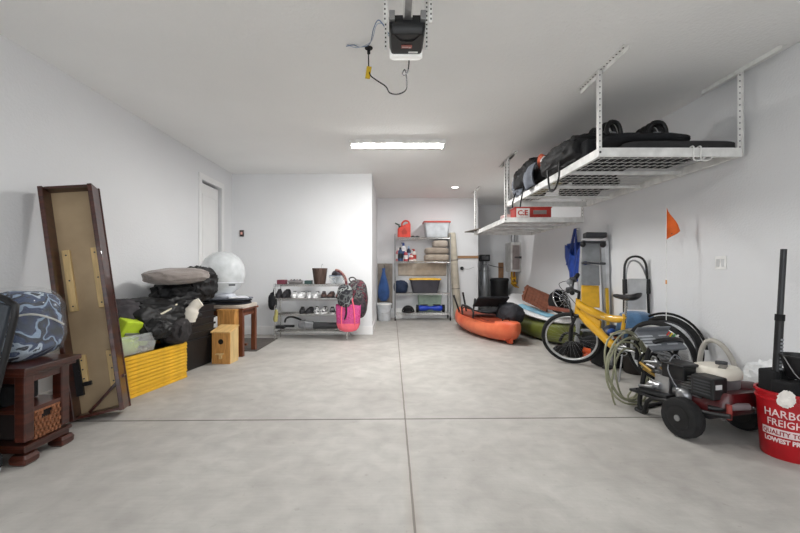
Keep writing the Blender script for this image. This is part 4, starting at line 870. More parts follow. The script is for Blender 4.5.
# towel on a dark bin
db = thing('dark_bin', (2.66, 4.25, 0), 'dark bin standing behind the bicycle saddle under the blue towel', 'bin')
MB().lathe([(.11, 0), (.12, .01), (.15, .6), (.14, .6), (.1, .02), (0, .02)], n=24).build('body', M('bin_dark', '2a2422', .6), db, smooth=True)
tw = tag(MB().lathe([(.0, .0), (.08, -.004), (.15, -.03), (.175, -.09), (.18, -.17), (.19, -.25)], n=48, cap=False).build('blue_towel', M('denim_towel', '4d7095', .9, bump=(120, .5), var=(12, .2), cloth=True), loc=(2.66, 4.25, .665), smooth=True, solid=.012), 'faded blue towel draped over the dark bin behind the saddle', 'towel')
for v in tw.data.vertices:
    a = math.atan2(v.co.y, v.co.x); k = max(0, -v.co.z - .05) / .2
    f = 1 + .09 * k * math.sin(9 * a) + .05 * k * math.sin(4 * a + 1); v.co.x *= f; v.co.y *= f; v.co.z += .03 * k * math.sin(3 * a)
hl = thing('child_helmet', (2.57, 4.55, .30), 'dark helmet with blue and orange marks on a crate behind the bicycle frame', 'helmet')
MB().lathe([(.11, 0), (.125, .05), (.11, .12), (.06, .17), (0, .185)], n=24).build('shell', M('helmet_navy', '222838', .4), hl, smooth=True)
MB().ring((0, 0, .05), (0, 0, 1), .122, .012).build('rim_band', M('helmet_orange', 'c0703a', .5), hl, smooth=True)
MB().blob((-.05, -.08, .11), (.05, .04, .04), 3, .1, sub=3).build('blue_patch', M('helmet_blue', '2d55a0', .5), hl, smooth=True)
tag(MB().box((0, 0, .149), (.34, .28, .295)).build('dark_crate', matte, loc=(2.56, 4.56, .001), bevel=.015), 'dark crate on the floor under the child helmet', 'crate')
# orange / black power tool under the bike
orng = M('tool_orange', 'd8561c', .45)
lbw = thing('leaf_blower', (2.27, 4.98, 0), 'orange and black garden blower on the floor behind the front wheel', 'blower', rz=R(-35))
MB().blob((.04, 0, .11), (.12, .09, .10), 4, .12, 2.5, .7, sub=4).build('motor_housing', matte, lbw, smooth=True)
MB().tube([(.08, 0, .12), (.3, 0, .1), (.55, 0, .05)], [.04, .035, .03], 14, sm=3).build('blower_tube', M('tool_orange', 'd8561c'), lbw, smooth=True)
MB().tube([(-.12, 0, .2), (-.06, 0, .3), (.08, 0, .31), (.14, 0, .22)], .018, 10, sm=4).build('handle', black, lbw, smooth=True)
MB().box((-.08, -.1, .1), (.12, .03, .1)).blob((-.13, .02, .07), (.08, .1, .07), 8, .1, sub=3).build('engine_cover', matte, lbw, smooth=True)
o = tag(MB().blob((0, 0, .14), (.18, .16, .13), 120, .3, 2.6, .85, -.11, 4).build('black_bag', fabric, loc=(2.64, 5.05, .001), smooth=True), 'black fabric bag bundled on the floor behind the blower', 'bag')
o = tag(MB().blob((0, 0, .05), (.14, .1, .06), 124, .2, 2.6, .85, -.05, 4).build('orange_strap_bundle', M('orange_dark', 'a8441c', .6), loc=(2.52, 4.86, .001), smooth=True), 'small orange bundle on the floor right of the blower', 'bundle')
MB().tube([(-.1, 0, .08), (0, .05, .12), (.1, 0, .08)], .01, 6, sm=3).build('red_strap', redp, o, smooth=True)
# ================================================================ PRESSURE WASHER
# local x = axle direction (toward right wall), local y = toward the pump end
pw = thing('pressure_washer', (2.21, 2.68, 0), 'red and black petrol pressure washer on two wheels with hose coil at its side', 'pressure washer', rz=R(14))
def wsh(s):
    x = s * .27
    w_ = MB()
    r0 = .132
    for a, b in (((-.036, .098), (-.045, .118)),): pass
    prof = [(-.042, .075), (-.047, .1), (-.04, .124), (-.02, .132), (.02, .132), (.04, .124), (.047, .1), (.042, .075)]
    w_.loft([[(x + dx, math.cos(t) * r, r0 + math.sin(t) * r) for dx, r in prof] for t in [2 * PI * k / 40 for k in range(40)]], closed=True)
    t = w_.build('wheel', rubber, pw, smooth=True)
    MB().loft([[(x + dx, math.cos(t_) * r, r0 + math.sin(t_) * r) for t_ in [2 * PI * k / 32 for k in range(32)]] for dx, r in ((-.044, .077), (-.02, .07), (-.012, .03), (.012, .03), (.02, .07), (.044, .077))]).build('rim', black, t, smooth=True)
    MB().cyl((x - .05, 0, r0), (x + .05, 0, r0), .02, n=16).build('hub', steel, t, smooth=True)
wsh(-1); wsh(1)
MB().cyl((-.3, 0, .132), (.3, 0, .132), .01).build('axle', steel, pw)
redm = M('washer_red', '43090d', .4, coat=.4, var=(6, .2))
# base plate and red engine skirt
MB().box((0, .18, .17), (.42, .62, .02)).build('base_plate', M('base_black', '1f2022', .5), pw, bevel=.004)
MB().loft([rrect(-.02, .0, .34, .32, .05, .18), rrect(.0, -.05, .36, .32, .06, .25), rrect(.01, -.06, .3, .26, .06, .33)]).build('engine_shroud', redm, pw, smooth=True)
MB().tube([(-.15, .48, .012), (-.16, .40, .012), (-.19, .3, .16), (-.23, -.1, .2), (-.2, -.25, .22)], .016, 10, sm=3).tube([(.16, .54, .012), (.17, .42, .012), (.2, .3, .16), (.23, -.1, .2), (.2, -.25, .22)], .016, 10, sm=3).tube([(-.15, .48, .012), (.16, .54, .012)], .016).build('frame', black, pw, smooth=True)
MB().tube([(-.13, .4, .02), (-.14, .46, .05), (-.14, .42, .3), (-.135, .38, .5), (-.12, .32, .58), (.1, .32, .58), (.14, .38, .5), (.15, .46, .3), (.16, .48, .05), (.16, .4, .02)], .017, 10, sm=4).build('handle_frame', black, pw, smooth=True)
# console
cn = MB().box((0, 0, 0), (.32, .2, .02)).box((0, .1, .02), (.32, .014, .05)).build('console', M('console_dark', '65686d', .5), pw, bevel=.004, loc=(-.045, .36, .575), rot=(R(36), 0, 0))
b = MB()
for k in range(4): b.box((-.12, -.05 + k * .03, .0115), (.14, .014, .002)); b.box((.06, -.05 + k * .03, .0115), (.1, .012, .002))
b.build('instruction_panel', M('console_print', 'a7aaae', .5), cn)
for k, c_ in enumerate(('d23b30', 'd6c13a', '4f9b5c', 'e9e9e4')): MB().cyl((.09 + k * .018, .04 - k * .012, .01), (.09 + k * .018, .04 - k * .012, .045), .006, n=10).build('spray_nozzle', M('nz' + c_, c_, .4), cn)
# engine
en = MB().box((-.02, -.02, .31), (.2, .2, .2)).build('engine_block', M('engine_alu', '8d8e90', .35, .8), pw, bevel=.012)
b = MB()
for k in range(7): b.box((-.14, .02, .27 + k * .02), (.07, .14, .007))
b.build('cooling_fins', M('engine_alu', '8d8e90'), en)
MB().box((-.13, .13, .40), (.15, .17, .1)).box((-.13, .13, .455), (.17, .19, .02)).build('air_filter', black, pw, bevel=.012)
mf = MB().box((-.15, -.08, .355), (.12, .15, .14)).build('muffler', M('muffler_black', '18191a', .5), pw, bevel=.01)
b = MB()
for k in range(5): b.box((-.212, -.08, .315 + k * .02), (.004, .11, .008))
b.build('louvers', dgrey, mf)
MB().box((-.17, -.158, .37), (.05, .006, .03)).build('badge', M('badge', 'c9cacb', .4), mf, bevel=.002)
ftk = MB().loft([rrect(.02, -.0, .2, .21, .06, .375), rrect(.02, -.0, .235, .25, .07, .395), rrect(.02, -.0, .235, .25, .07, .435), rrect(.02, -.0, .2, .21, .06, .465), rrect(.05, -.02, .1, .1, .04, .468)]).build('fuel_tank', M('tank_cream', 'd3cdc0', .4, var=(5, .05)), pw, smooth=True)
MB().cyl((.07, .0, .465), (.07, .0, .487), .034, n=24).build('fuel_cap', dgrey, ftk, smooth=True)
MB().box((.0, -.06, .468), (.1, .04, .012), (0, 0, .5)).build('tank_label', M('lab_grey', '77746e', .6), ftk)
MB().cyl((.03, -.02, .28), (.21, -.1, .28), .1, .085, 24).build('recoil_starter', redm, pw, smooth=True)
MB().cyl((-.17, -.22, .19), (-.17, -.22, .28), .014).build('oil_stick', M('brick_red', '8f3b34', .5), pw)
MB().tube([(-.21, -.12, .235), (-.17, -.165, .235), (-.13, -.185, .25)], .016, 10, sm=3).build('front_bar', black, pw, smooth=True)
MB().cyl((-.14, -.18, .25), (-.03, -.235, .262), .022, n=16).build('grip', M('grip_grey', '6b6062', .7), pw, smooth=True)
# pump with fittings
pp = MB().box((-.06, .27, .27), (.16, .12, .14)).cyl((-.14, .27, .25), (-.14, .36, .25), .03).cyl((.02, .27, .3), (.02, .38, .3), .035).build('pump', M('pump_alu', 'a8a9ab', .3, .8), pw, bevel=.008)
random.seed(9)
for k in range(16):
    x = -.2 + .02 * k; z = .24 + random.random() * .26
    MB().cyl((x, .3, z), (x + random.uniform(-.05, .05), .38 + random.random() * .05, z + random.uniform(-.03, .06)), .012, n=10).build('fitting', steel if k % 4 else M('brass', 'a98a4c', .35, .8), pp, smooth=True)
MB().tube([(-.1, .36, .28), (-.16, .44, .35), (-.1, .46, .45), (.05, .44, .42), (.1, .36, .3)], .011, 8, sm=4).tube([(-.05, .36, .25), (-.12, .4, .4), (-.02, .4, .5), (.1, .38, .45), (.16, .34, .25)], .009, 8, sm=4).tube([(.02, .38, .3), (.0, .45, .5), (.12, .44, .53), (.2, .4, .4)], .008, 8, sm=4).build('pump_hose', matte, pp, smooth=True)
MB().tube([(-.2, .1, .3), (-.22, .15, .42), (-.1, .2, .5), (.0, .22, .44)], .004, 6, sm=4).build('throttle_cable', grey, pw)
MB().cyl((-.08, .12, .24), (-.08, .2, .24), .045).blob((-.2, .05, .26), (.04, .05, .05), 4, .15, sub=3).build('carburetor', M('engine_alu', '8d8e90'), pw, smooth=True)
MB().box((-.16, .3, .2), (.1, .26, .02), (R(-4), 0, R(0))).build('side_shelf', M('base_black', '1f2022'), pw, bevel=.003)
# hose coil (olive high pressure hose)
hc_ = thing('hose_coil', (1.98, 3.24, 0), 'coiled olive green pressure hose hanging on the left of the washer', 'hose', rot=(R(-5), 0, R(22)))
hm_ = M('hose_olive', '86866e', .5, var=(20, .1))
random.seed(4); pts = []
for k in range(6 * 20):
    t = 2 * PI * k / 20; i = k / 20
    rr = .23 + .028 * math.sin(i * 2.3); cx = .025 * math.sin(i * 1.7) + .02 * i - .05; cz = .335 - .05 * abs(math.sin(i * .9)) - (.06 if i > 4 else 0) * (i - 4)
    pts.append((cx + rr * math.cos(t), -.04 + .013 * i + .02 * math.sin(t * 2 + i), cz + rr * 1.12 * math.sin(t)))
pts += [(.1, .05, .1), (.02, .03, .02), (.2, -.02, .012), (.3, -.1, .012)]
MB().tube(pts, .0078, 8, sm=2).build('hose', hm_, hc_, smooth=True)
MB().tube([(.12, -.02, .53), (.17, .02, .45), (.16, .03, .35)], .018, 8, sm=3).build('hose_tie', matte, hc_, smooth=True)
# arched vacuum hose on the wall
vh = tag(MB().tube([(2.62, 3.32, .02), (2.62, 3.32, .35), (2.63, 3.28, .5), (2.64, 3.2, .54), (2.65, 3.11, .50), (2.66, 3.04, .40), (2.67, 3.0, .25), (2.68, 2.98, .02)], .019, 12, sm=6).build('ribbed_hose', M('hose_beige', 'aba79f', .6), smooth=True), 'thick pale beige hose arching against the right wall behind the washer', 'hose')
# outlet
ol = thing('wall_outlet', (XR, 3.53, 1.185), 'white outlet plate on the right wall below the orange flag', 'outlet')
MB().box((-.004, 0, 0), (.008, .115, .12)).build('plate', whitep, ol, bevel=.002)
for dy in (-.025, .025): MB().box((-.010, dy, 0), (.006, .033, .068)).build('socket', M('outlet_grey', 'c9cacb', .4), ol, bevel=.002)
# plastic sheets
tag(MB().blob((0, 0, .12), (.17, .2, .13), 140, .35, 3, .85, -.12, 5).build('clear_plastic_bag', M('film2', 'c9c4c2', .2, alpha=.55, bump=(15, 1), coat=.6), loc=(2.58, 2.86, .001), smooth=True, rot=(0, 0, .5)), 'crumpled clear plastic bag between washer and red bucket', 'bag')
tag(MB().blob((0, 0, .17), (.16, .3, .26), 143, .4, 2.6, .8, -.17, 5).build('white_plastic_sack', M('film3', 'dcdedf', .3, var=(8, .05), bump=(15, 1)), loc=(2.79, 2.78, .001), smooth=True), 'white crumpled plastic sack against the right wall behind the bucket', 'sack')
# ================================================================ RED BUCKET
BX, BY = 2.405, 2.36
rb = thing('red_bucket', (BX, BY, 0), 'large red bucket with white lettering at the right edge', 'bucket')
hexr = 'a20f18'
MB().lathe([(.128, 0), (.132, .008), (.150, .34), (.158, .342), (.158, .352), (.151, .354), (.153, .38), (.161, .382), (.161, .395), (.148, .396), (.127, .012), (0, .012)], n=48).build('bucket_body', M('bucket_red', hexr, .4), rb, smooth=True)
def wrap(z0, ang0):
    def f(v):
        z = z0 + v.y; r = .132 + (z / .35) * .0185 + .0012 + v.z; a = ang0 + v.x / .145
        return Vector((math.sin(a) * r, -math.cos(a) * r, z))
    return f
letw = M('bucket_white_print', 'd9c4c3', .5)
A0 = R(-48)
for tx, sz, z0, sx in (('HARBOR', .064, .252, .88), ('FREIGHT', .058, .199, .86)):
    text_mb(tx, sz, .0006, fn=wrap(z0, A0), sx=sx, bold=.0005, ax='CENTER').build('lettering', letw, rb)
b = MB().sheet(lambda u, v: wrap(.138, A0)(Vector((-.13 + .26 * u, .044 * v, 0))), 24, 1).build('print_band', letw, rb, solid=.001)
text_mb('QUALITY TOOLS', .036, .0006, fn=lambda v: wrap(.147, A0)(Vector((v.x, v.y, .001))), sx=.9, bold=.001).build('band_lettering', M('bucket_red', hexr), rb)
text_mb('LOWEST PRICES', .036, .0006, fn=wrap(.102, A0), sx=.9, bold=.0016).build('lettering', letw, rb)
MB().tube([(math.sin(a) * .163, math.cos(a) * .163, .345 - .1 * math.sin((a - R(-120)) / R(180) * PI)) for a in [R(-60 + 120 * k / 20) for k in range(21)]], .0025, 6).build('wire_handle', steel, rb)
tg = MB().blob((0, 0, 0), (.034, .012, .045), 150, .6, 3, .8, sub=4).build('paper_rag', M('rag_white', 'ddd8d2', .9, var=(14, .12)), smooth=True, loc=(BX - .12, BY - .1, .37), rot=(0, R(15), R(-45)))
tag(tg, 'white paper rag hanging over the rim of the red bucket', 'rag')
po = thing('black_pole', (BX - .075, BY + .03, .02), 'tall two-section black pole standing in the red bucket', 'pole', rot=(0, R(3.3), 0))
MB().cyl((0, 0, 0), (0, 0, .82), .021, n=16).build('lower_section', black, po, smooth=True)
MB().cyl((0, 0, .8), (0, 0, 1.23), .0155, n=16).build('upper_section', M('pole_dark', '26272a', .4), po, smooth=True)
MB().cyl((0, 0, .79), (0, 0, .83), .024, n=16).build('locking_collar', matte, po, smooth=True)
b = MB()
for k in range(9): b.box((.002, -.0215, .5 + k * .022), (.018, .002, .012))
b.build('pale_print', grey, po)
pb = thing('black_pot', (BX + .03, BY - .03, .452), 'black round pot with wire handle sitting on the red bucket', 'pot')
MB().lathe([(.05, .02), (.055, .025), (.088, .15), (.094, .15), (.094, .16), (.085, .16), (.05, .03), (0, .03)], n=32).build('pot_body', black, pb, smooth=True)
MB().tube([(-.094, 0, .15), (-.07, -.06, .04), (0, -.1, .0), (.06, -.08, .03), (.094, 0, .15)], .003, 6, sm=4).build('wire_handle', steel, pb)
for i, (dx, dy, w_, d_, h_) in enumerate(((-.045, -.03, .09, .12, .12), (.055, -.03, .11, .12, .115), (-.01, .07, .16, .1, .17))):
    tag(MB().box((0, 0, h_ / 2), (w_, d_, h_), (0, 0, .2)).build('tool_case', matte, loc=(BX + dx, BY + dy, .335), bevel=.012), ['black tool case at left in the red bucket', 'low black tool case in front of the black pot', 'taller black tool case at the back of the red bucket'][i], 'case', 'black tool cases in the red bucket')
# ================================================================ OVERHEAD RACKS
def rack(label, x0, x1, y0, y1, z, solid=False):
    r = thing('overhead_rack', ((x0 + x1) / 2, (y0 + y1) / 2, z), label, 'rack')
    w_, d_ = x1 - x0, y1 - y0; hp = HC - z
    for sy in (-1, 1): MB().box((0, sy * (d_ / 2 - .015), .035), (w_, .03, .075)).build('end_beam', whitem, r, bevel=.003)
    for sx in (-1, 1): MB().box((sx * (w_ / 2 - .015), 0, .035), (.03, d_ - .06, .075)).build('side_beam', whitem, r, bevel=.003)
    for k in range(1, 4): MB().box((0, -d_ / 2 + d_ * k / 4, .02), (w_ - .06, .035, .03)).build('cross_beam', whitem, r, bevel=.002)
    g = MB()
    if solid: g.box((0, 0, .062), (w_ - .062, d_ - .062, .016))
    else:
        nx, ny = 15, int(d_ / .04)
        for k in range(nx + 1): g.cyl((-w_ / 2 + .03 + (w_ - .06) * k / nx, -d_ / 2 + .03, .06), (-w_ / 2 + .03 + (w_ - .06) * k / nx, d_ / 2 - .03, .06), .0022, n=5)
        for k in range(0, ny + 1, 3): g.cyl((-w_ / 2 + .03, -d_ / 2 + .03 + (d_ - .06) * k / ny, .056), (w_ / 2 - .03, -d_ / 2 + .03 + (d_ - .06) * k / ny, .056), .0028, n=5)
    g.build('deck_panel' if solid else 'wire_deck', whitem, r)
    for sx in (-1, 1):
        for sy in (-1, 1):
            px_, py_ = sx * (w_ / 2 - .012), sy * (d_ / 2 - .012)
            p = MB().box((px_, py_ , hp / 2 + .0), (.036, .004, hp - .006)).box((px_ - sx * -.016, py_, hp / 2), (.004, .036, hp - .006)).build('hanging_post', whitem, r)
            h = MB()
            for k in range(int(hp / .05)): h.cyl((px_, py_ - .0045, .03 + k * .05), (px_, py_ - .0015, .03 + k * .05), .0055, n=8)
            h.build('post_holes', M('hole_dark', '2b2b2b', .8), p)
            bar = MB().box((px_, py_, hp - .004), (.045, .74, .004)).box((px_ - .02 * sx, py_, hp - .02), (.004, .74, .034))
            bo = bar.build('ceiling_bar', whitem, r)
            h = MB()
            for k in range(16): h.cyl((px_, py_ - .33 + k * .044, hp - .0075), (px_, py_ - .33 + k * .044, hp - .0055), .007, n=8)
            h.build('bar_slots', MATS['hole_dark'], bo)
    for sy in (-1, 1): MB().cyl((-w_ / 2 + .01, sy * (d_ / 2 + .001), .035), (-w_ / 2 + .01, sy * (d_ / 2 - .004), .035), .01, n=12).build('bolt', dgrey, r)
    return r
R1 = rack('white wire-deck ceiling rack nearest the camera, full of black gear', 1.72, 2.91, 3.24, 5.82, 2.065)
R2 = rack('lower white ceiling rack further back holding the red shoe box', 1.72, 2.91, 5.93, 8.12, 1.85, True)
z1 = 2.065 + .072; z2 = 1.85 + .074
for i, x in enumerate((2.50, 2.56)):
    tag(MB().tube([(0, .03, .03), (0, .03, .045), (0, -.022, .045), (0, -.022, -.05), (.01, -.04, -.075), (.04, -.06, -.075), (.06, -.065, -.05)], .006, 8, sm=4).build('utility_hook', whitem, loc=(x, 3.255, 2.098 ), smooth=True), 'white coated hook clipped on near rack beam, %s of the two' % ['left', 'right'][i], 'hook', 'white hooks on the near rack beam')
# near rack contents
def flat_board(name, label, loc, L, W, mt, rz, strap=True, bind=True):
    o = thing(name, loc, label, 'board', rz=rz)
    rings = []
    for i in range(21):
        t = i / 20; x = (t - .5) * L; ww = W / 2 * max(.05, (1 - abs(2 * t - 1) ** 4)) ** .5
        rings.append([(x, math.cos(a) * ww, .03 + math.sin(a) * .028 + .05 * abs(2 * t - 1) ** 3) for a in [2 * PI * k / 14 for k in range(14)]])
    MB().loft(rings).build('board', mt, o, smooth=True)
    return o
def binding(par, x, y, z, rz):
    m = TR((x, y, z), (0, 0, rz)); k = MB(m @ Matrix.Scale(1.3, 4))
    for dy in (-.07, -.02, .04, .09): k.tube([(-.065, dy, 0), (-.06, dy, .07), (-.03, dy, .12), (.03, dy, .12), (.06, dy, .07), (.065, dy, 0)], .016, 8, sm=3)
    k.box((0, 0, .012), (.15, .26, .02))
    b = k.build('binding', black, par, smooth=True)
    MB(m).tube([(-.05, -.02, .1), (-.075, -.03, .05), (-.06, -.02, .01)], .006, 6, sm=3).box((0, -.085, .05), (.07, .004, .05)).build('buckle', grey, b, smooth=True)
pad = tag(MB().blob((0, 0, .035), (.47, .15, .04), 3, .03, 2, .3, -.034, 4).build('folded_mat', M('mat_charcoal', '2c2c2d', .85, bump=(60, .3)), loc=(2.45, 3.42, z1 + .001), smooth=True), 'charcoal folded mat on the near right edge of the ceiling rack', 'mat')
wk = flat_board('wakeboard', 'black wakeboard with two bindings lying across the near rack end', (2.3, 3.78, z1 + .01), 1.14, .42, matte, R(4))
wk.location = (2.28, 3.74, z1 + .15)
MB().box((0, 0, -.06), (1.06, .36, .17)).build('board_bag', fabric, wk, bevel=.02)
binding(wk, -.24, 0, .05, .2); binding(wk, .2, -.02, .05, -.1)
tag(MB().blob((0, 0, .06), (.38, .14, .04), 9, .12, 2, .6, -.04, 4).build('black_sleeping_mat', fabric, loc=(2.2, 3.44, z1 + .062), smooth=True), 'black soft bag lying on top of the charcoal mat', 'bag')
bb1 = tag(MB().blob((0, 0, .13), (.3, .5, .17), 160, .22, 1.9, .75, -.125, 5).blob((.2, .1, .1), (.3, .5, .12), 163, .2, 2, .7, -.09, 4).build('black_duffel', M('duffel_black', '0b0b0e', .7, bump=(18, .7)), loc=(1.95, 4.06, z1 + .002), smooth=True), 'large black duffel hanging over the outer edge of the near ceiling rack', 'duffel')
MB().tube([(-.29, -.2, .05), (-.31, -.22, -.12), (-.3, -.1, -.2), (-.29, .05, -.17), (-.29, .1, .06)], .010, 8, sm=5).build('hanging_strap', black, bb1, smooth=True)
MB().sheet(lambda u, v: (-.27 - .04 * math.sin(PI * v) + .03 * math.sin(9 * u), .5 + .32 * u + .05 * v, .24 - .26 * v + .02 * math.sin(8 * u)), 14, 12).build('grey_lining', M('lining_grey', '6a6f79', .7, bump=(20, .5)), bb1, solid=.01, smooth=True)
bb2 = tag(MB().blob((0, 0, .1), (.27, .45, .25), 170, .3, 2, .75, -.1, 5).build('black_garment_bag', MATS['duffel_black'], loc=(1.93, 5.1, z1 + .06), smooth=True), 'black garment bag with grey lining at far end of the near rack', 'bag')
MB().blob((-.17, .2, .08), (.10, .2, .17), 171, .3, 2, .8, sub=4).build('grey_lining', MATS['lining_grey'], bb2, smooth=True)
for pp_ in ([(-.24, -.1, .0), (-.28, -.12, -.18), (-.27, -.05, -.26)], [(-.24, .2, .0), (-.29, .2, -.16), (-.27, .26, -.22)]): MB().tube(pp_, .009, 6, sm=4).build('hanging_strap', black, bb2, smooth=True)
wbd = tag(MB().box((0, 0, 0), (.3, 1.5, .018)).build('plywood_board', M('ply_olive', '8a7f56', .6, var=(5, .15)), loc=(1.93, 4.85, z1 + .035), rot=(0, R(-6), 0), bevel=.002), 'thin olive tan board under the bags on the near rack', 'board')
oc = thing('orange_life_vest', (1.8, 4.62, z1 + .2), 'orange and white piece sticking up between the black bags', 'vest', rot=(R(20), R(-20), 0))
MB().blob((0, 0, .05), (.05, .1, .11), 5, .08, sub=3).build('body', M('cap_orange', 'c25a3c', .6), oc, smooth=True)
MB().blob((.0, -.05, .05), (.052, .07, .09), 7, .08, sub=3).build('pale_stripe', M('pale_stripe', 'c9c6c8', .6), oc, smooth=True)
tag(MB().lathe([(.09, 0), (.085, .03), (.06, .06), (0, .07)], n=20).box((0, -.1, .01), (.12, .1, .01)).build('baseball_cap', matte, loc=(1.88, 4.98, z1 + .3), smooth=True), 'small black cap on top of the garment bag', 'cap')
tag(MB().blob((0, 0, .08), (.2, .16, .09), 176, .3, 2.3, .8, -.08, 4).build('black_bundle', fabric, loc=(1.98, 5.62, z1 + .001), smooth=True), 'small black bundle at the far outer corner of the near rack', 'bundle')
for i, (x, y) in enumerate(((2.2, 4.5), (2.45, 4.9), (2.5, 5.4))):
    tag(MB().blob((0, 0, .07), (.26, .2, .08), 180 + i, .25, 2, .8, -.07, 4).build('dark_gear_bag', fabric, loc=(x + .1, y, z1 + .001), smooth=True), 'dark gear bag seen through the deck of the near rack, %s' % ['nearest', 'middle', 'farthest'][i], 'bag', 'dark gear bags in the middle of the near rack')
# far rack contents
sb_ = thing('shoe_box', (2.17, 6.12, z2), 'red and white shoe box on the far ceiling rack', 'box', rz=R(-3))
MB().box((0, 0, .075), (.54, .3, .15)).build('box_body', M('box_red', 'b3352c', .5), sb_, bevel=.003)
MB().box((-.155, -.152, .075), (.2, .004, .135)).build('white_panel', M('box_white', 'e5e1de', .5), sb_)
text_mb('C:E', .11, .0008, fn=lambda v: Vector((-.16 + v.x, -.156 - v.z, .036 + v.y)), bold=.003).build('lettering', M('box_red', 'b3352c'), sb_)
MB().box((.1, -.152, .08), (.2, .004, .06)).box((.1, -.154, .08), (.17, .004, .02)).build('grey_label', M('box_grey', '8b8480', .5), sb_)
MB().box((0, 0, .155), (.56, .32, .02)).build('lid', M('box_red', 'b3352c'), sb_, bevel=.003)
b2_ = tag(MB().box((0, 0, .06), (.3, .26, .12)).build('white_red_box', M('box_pale', 'd9b9b4', .5), loc=(2.02, 6.6, z2 + .001), bevel=.004), 'pale pinkish box behind the red shoe box', 'box')
tag(MB().box((0, 0, .012), (.42, .7, .02)).box((.02, .03, .03), (.34, .6, .012)).build('flat_panel', M('panel_taupe', '6b655e', .7), loc=(1.84, 8.1, z2 + .001), rot=(0, 0, R(12)), bevel=.002), 'flat taupe panel overhanging the far end of the far rack', 'panel')
tag(MB().box((0, 0, .03), (.6, .5, .06)).build('white_flat_box', whitep, loc=(2.45, 7.2, z2 + .001), bevel=.006), 'flat white box in the middle of the far ceiling rack', 'box')
# ================================================================ CEILING: opener, light, disc with added glow
op = thing('garage_door_opener', (.085, 2.2, 2.42), 'black garage door opener hanging on perforated straps from the ceiling', 'opener')
ob = M('opener_dark', '161719', .35)
MB().loft([rrect(0, .05, .18, .20, .02, 0), rrect(0, .045, .2, .23, .02, .035), rrect(0, .05, .205, .22, .02, .1)]).build('housing', ob, op, smooth=True, bevel=.003)
MB().tube([(-.07, -.045, -.002), (-.04, .0, -.004), (0, .015, -.004), (.04, .0, -.004), (.07, -.045, -.002)], .003, 6, sm=3).build('ridge', black, op, smooth=True)
MB().box((0, .065, -.003), (.062, .03, .004)).build('red_badge', M('badge_red', 'a8645c', .5), op, bevel=.001)
MB().box((-.008, .066, -.0055), (.035, .005, .002)).box((.018, .071, -.0055), (.012, .008, .002)).build('badge_mark', M('badge_pale', 'd9c6c4', .5), op)
MB().box((.04, .125, -.003), (.055, .012, .004)).build('white_strip', whitep, op)
ln = MB().loft([rrect(0, .175, .18, .05, .02, -.01), rrect(0, .18, .2, .06, .025, .0), rrect(0, .185, .2, .07, .03, .05)])
ln.build('light_lens', M('lens', 'e9e9e6', .5, emit=.25), op, smooth=True)
rl = MB().box((0, -.91, .085), (.05, 1.7, .035)).build('rail', steel, op, bevel=.004)
MB().box((-.022, -.95, .09), (.008, 1.7, .06)).box((.022, -.95, .09), (.008, 1.7, .06)).build('rail_edge', whitem, rl)
MB().cyl((0, -.26, .085), (0, -.26, .095), .009, n=14).build('rail_bolt', chrome, rl)
MB().box((0, -.95, .085), (.02, 1.7, .01)).build('belt', black, rl)
hs = M('hole_dark', '2b2b2b', .8)
for s in (-1, 1):
    st = MB().box((s * .112, -.1, .2), (.003, .035, .36)).box((s * .112 + s * .009, -.118, .2), (.018, .003, .36)).build('hanging_strap', whitem, op)
    st2 = MB().box((s * .112, .12, .2), (.003, .035, .36)).box((s * .121, .138, .2), (.02, .003, .36)).build('hanging_strap', whitem, op)
    h = MB()
    for k in range(13): h.box((s * .123, .1355, .04 + k * .026), (.008, .003, .009)); h.box((s * .123, -.1205, .04 + k * .026), (.007, .003, .009))
    h.build('slots', hs, st)
    MB().box((s * .085, -.08, .08), (.03, .03, .05)).build('bracket', steel, op, bevel=.002)
pc = thing('power_cord', (-.175, 2.93, HC), 'black power cord with yellow tag looping from ceiling outlet to opener', 'cord')
dx, dy = .175, -2.93
MB().tube([(0, 0, -.01), (.0, -.02, -.1), (.01, -.05, -.22), (.06, -.12, -.3), (.13, -.17, -.37), (.16, -.2, -.43), (.22, -.26, -.465), (.27, -.32, -.46), (.27, -.36, -.4), (.26, -.38, -.36), (.245, -.38, -.38), (.255, -.39, -.4), (.28, -.4, -.37), (.285, -.46, -.3)], .0045, 8, sm=5).build('cord', matte, pc, smooth=True)
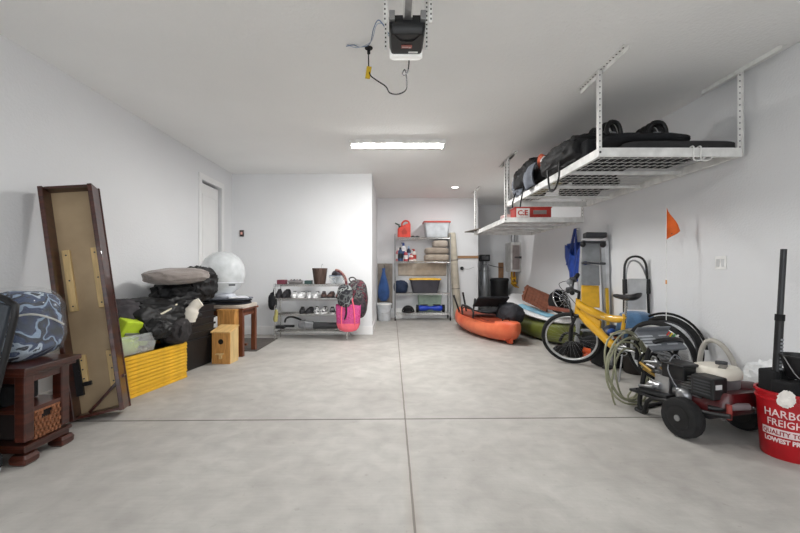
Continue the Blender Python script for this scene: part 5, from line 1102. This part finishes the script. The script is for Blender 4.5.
MB().cyl((0, 0, -.045), (0, 0, -.006), .012, n=14).cyl((0, 0, -.006), (0, 0, 0), .03, n=20).build('plug', matte, pc, smooth=True)
MB().box((.0, -.045, -.21), (.035, .006, .09), (0, R(8), 0)).build('warning_tag', M('tag_yellow', 'd9b52a', .6), pc)
cb_ = thing('blue_wires', (0, 0, 0), 'thin blue wires running along the ceiling into the opener', 'wires')
MB().tube([(-.34, 2.9, HC - .006), (-.28, 2.86, HC - .02), (-.24, 2.9, HC - .012), (-.16, 2.78, HC - .06), (-.12, 2.55, HC - .09), (-.08, 2.42, HC - .12), (-.02, 2.36, HC - .24)], .003, 6, sm=6).build('wire', M('wire_blue', '4a678f', .5), cb_, smooth=True)
MB().tube([(-.33, 2.88, HC - .006), (-.27, 2.9, HC - .016), (-.2, 2.85, HC - .03), (-.14, 2.7, HC - .08), (-.1, 2.5, HC - .1), (-.05, 2.4, HC - .16), (-.02, 2.35, HC - .26)], .003, 6, sm=6).build('wire', M('wire_pale', 'aab4c4', .5), cb_, smooth=True)
lf = thing('ceiling_light', (.07, 5.1, HC), 'long white lit ceiling light fixture in the middle of the ceiling', 'light')
MB().box((0, 0, -.022), (1.24, .22, .044)).build('fixture_body', whitep, lf, bevel=.003)
MB().loft([[(x, math.cos(a) * .062, -.044 - math.sin(a) * .022) for a in [PI * k / 14 for k in range(15)]] for x in (-.59, .59)]).build('diffuser', M('diffuser_glow', 'fffdf8', .5, emit=84), lf, smooth=True)
for s in (-1, 1): MB().box((s * .605, 0, -.05), (.03, .14, .055)).build('end_cap', whitep, lf, bevel=.006)
sd = thing('added_far_light', (1.27, 7.85, HC), 'small round ceiling disc near the far wall, lit as an added light', 'light')  # ceiling disc made to glow, an added light for the far end
MB().lathe([(.085, 0), (.085, -.006), (.07, -.01), (.066, 0)], n=28, cap=False).build('trim_ring', whitep, sd, smooth=True)
MB().lathe([(.066, -.004), (.03, -.007), (0, -.008)], n=28).build('lens', M('added_disc_glow', 'fffdf8', .5, emit=5), sd, smooth=True)  # glow added to the disc to go with the added lamp
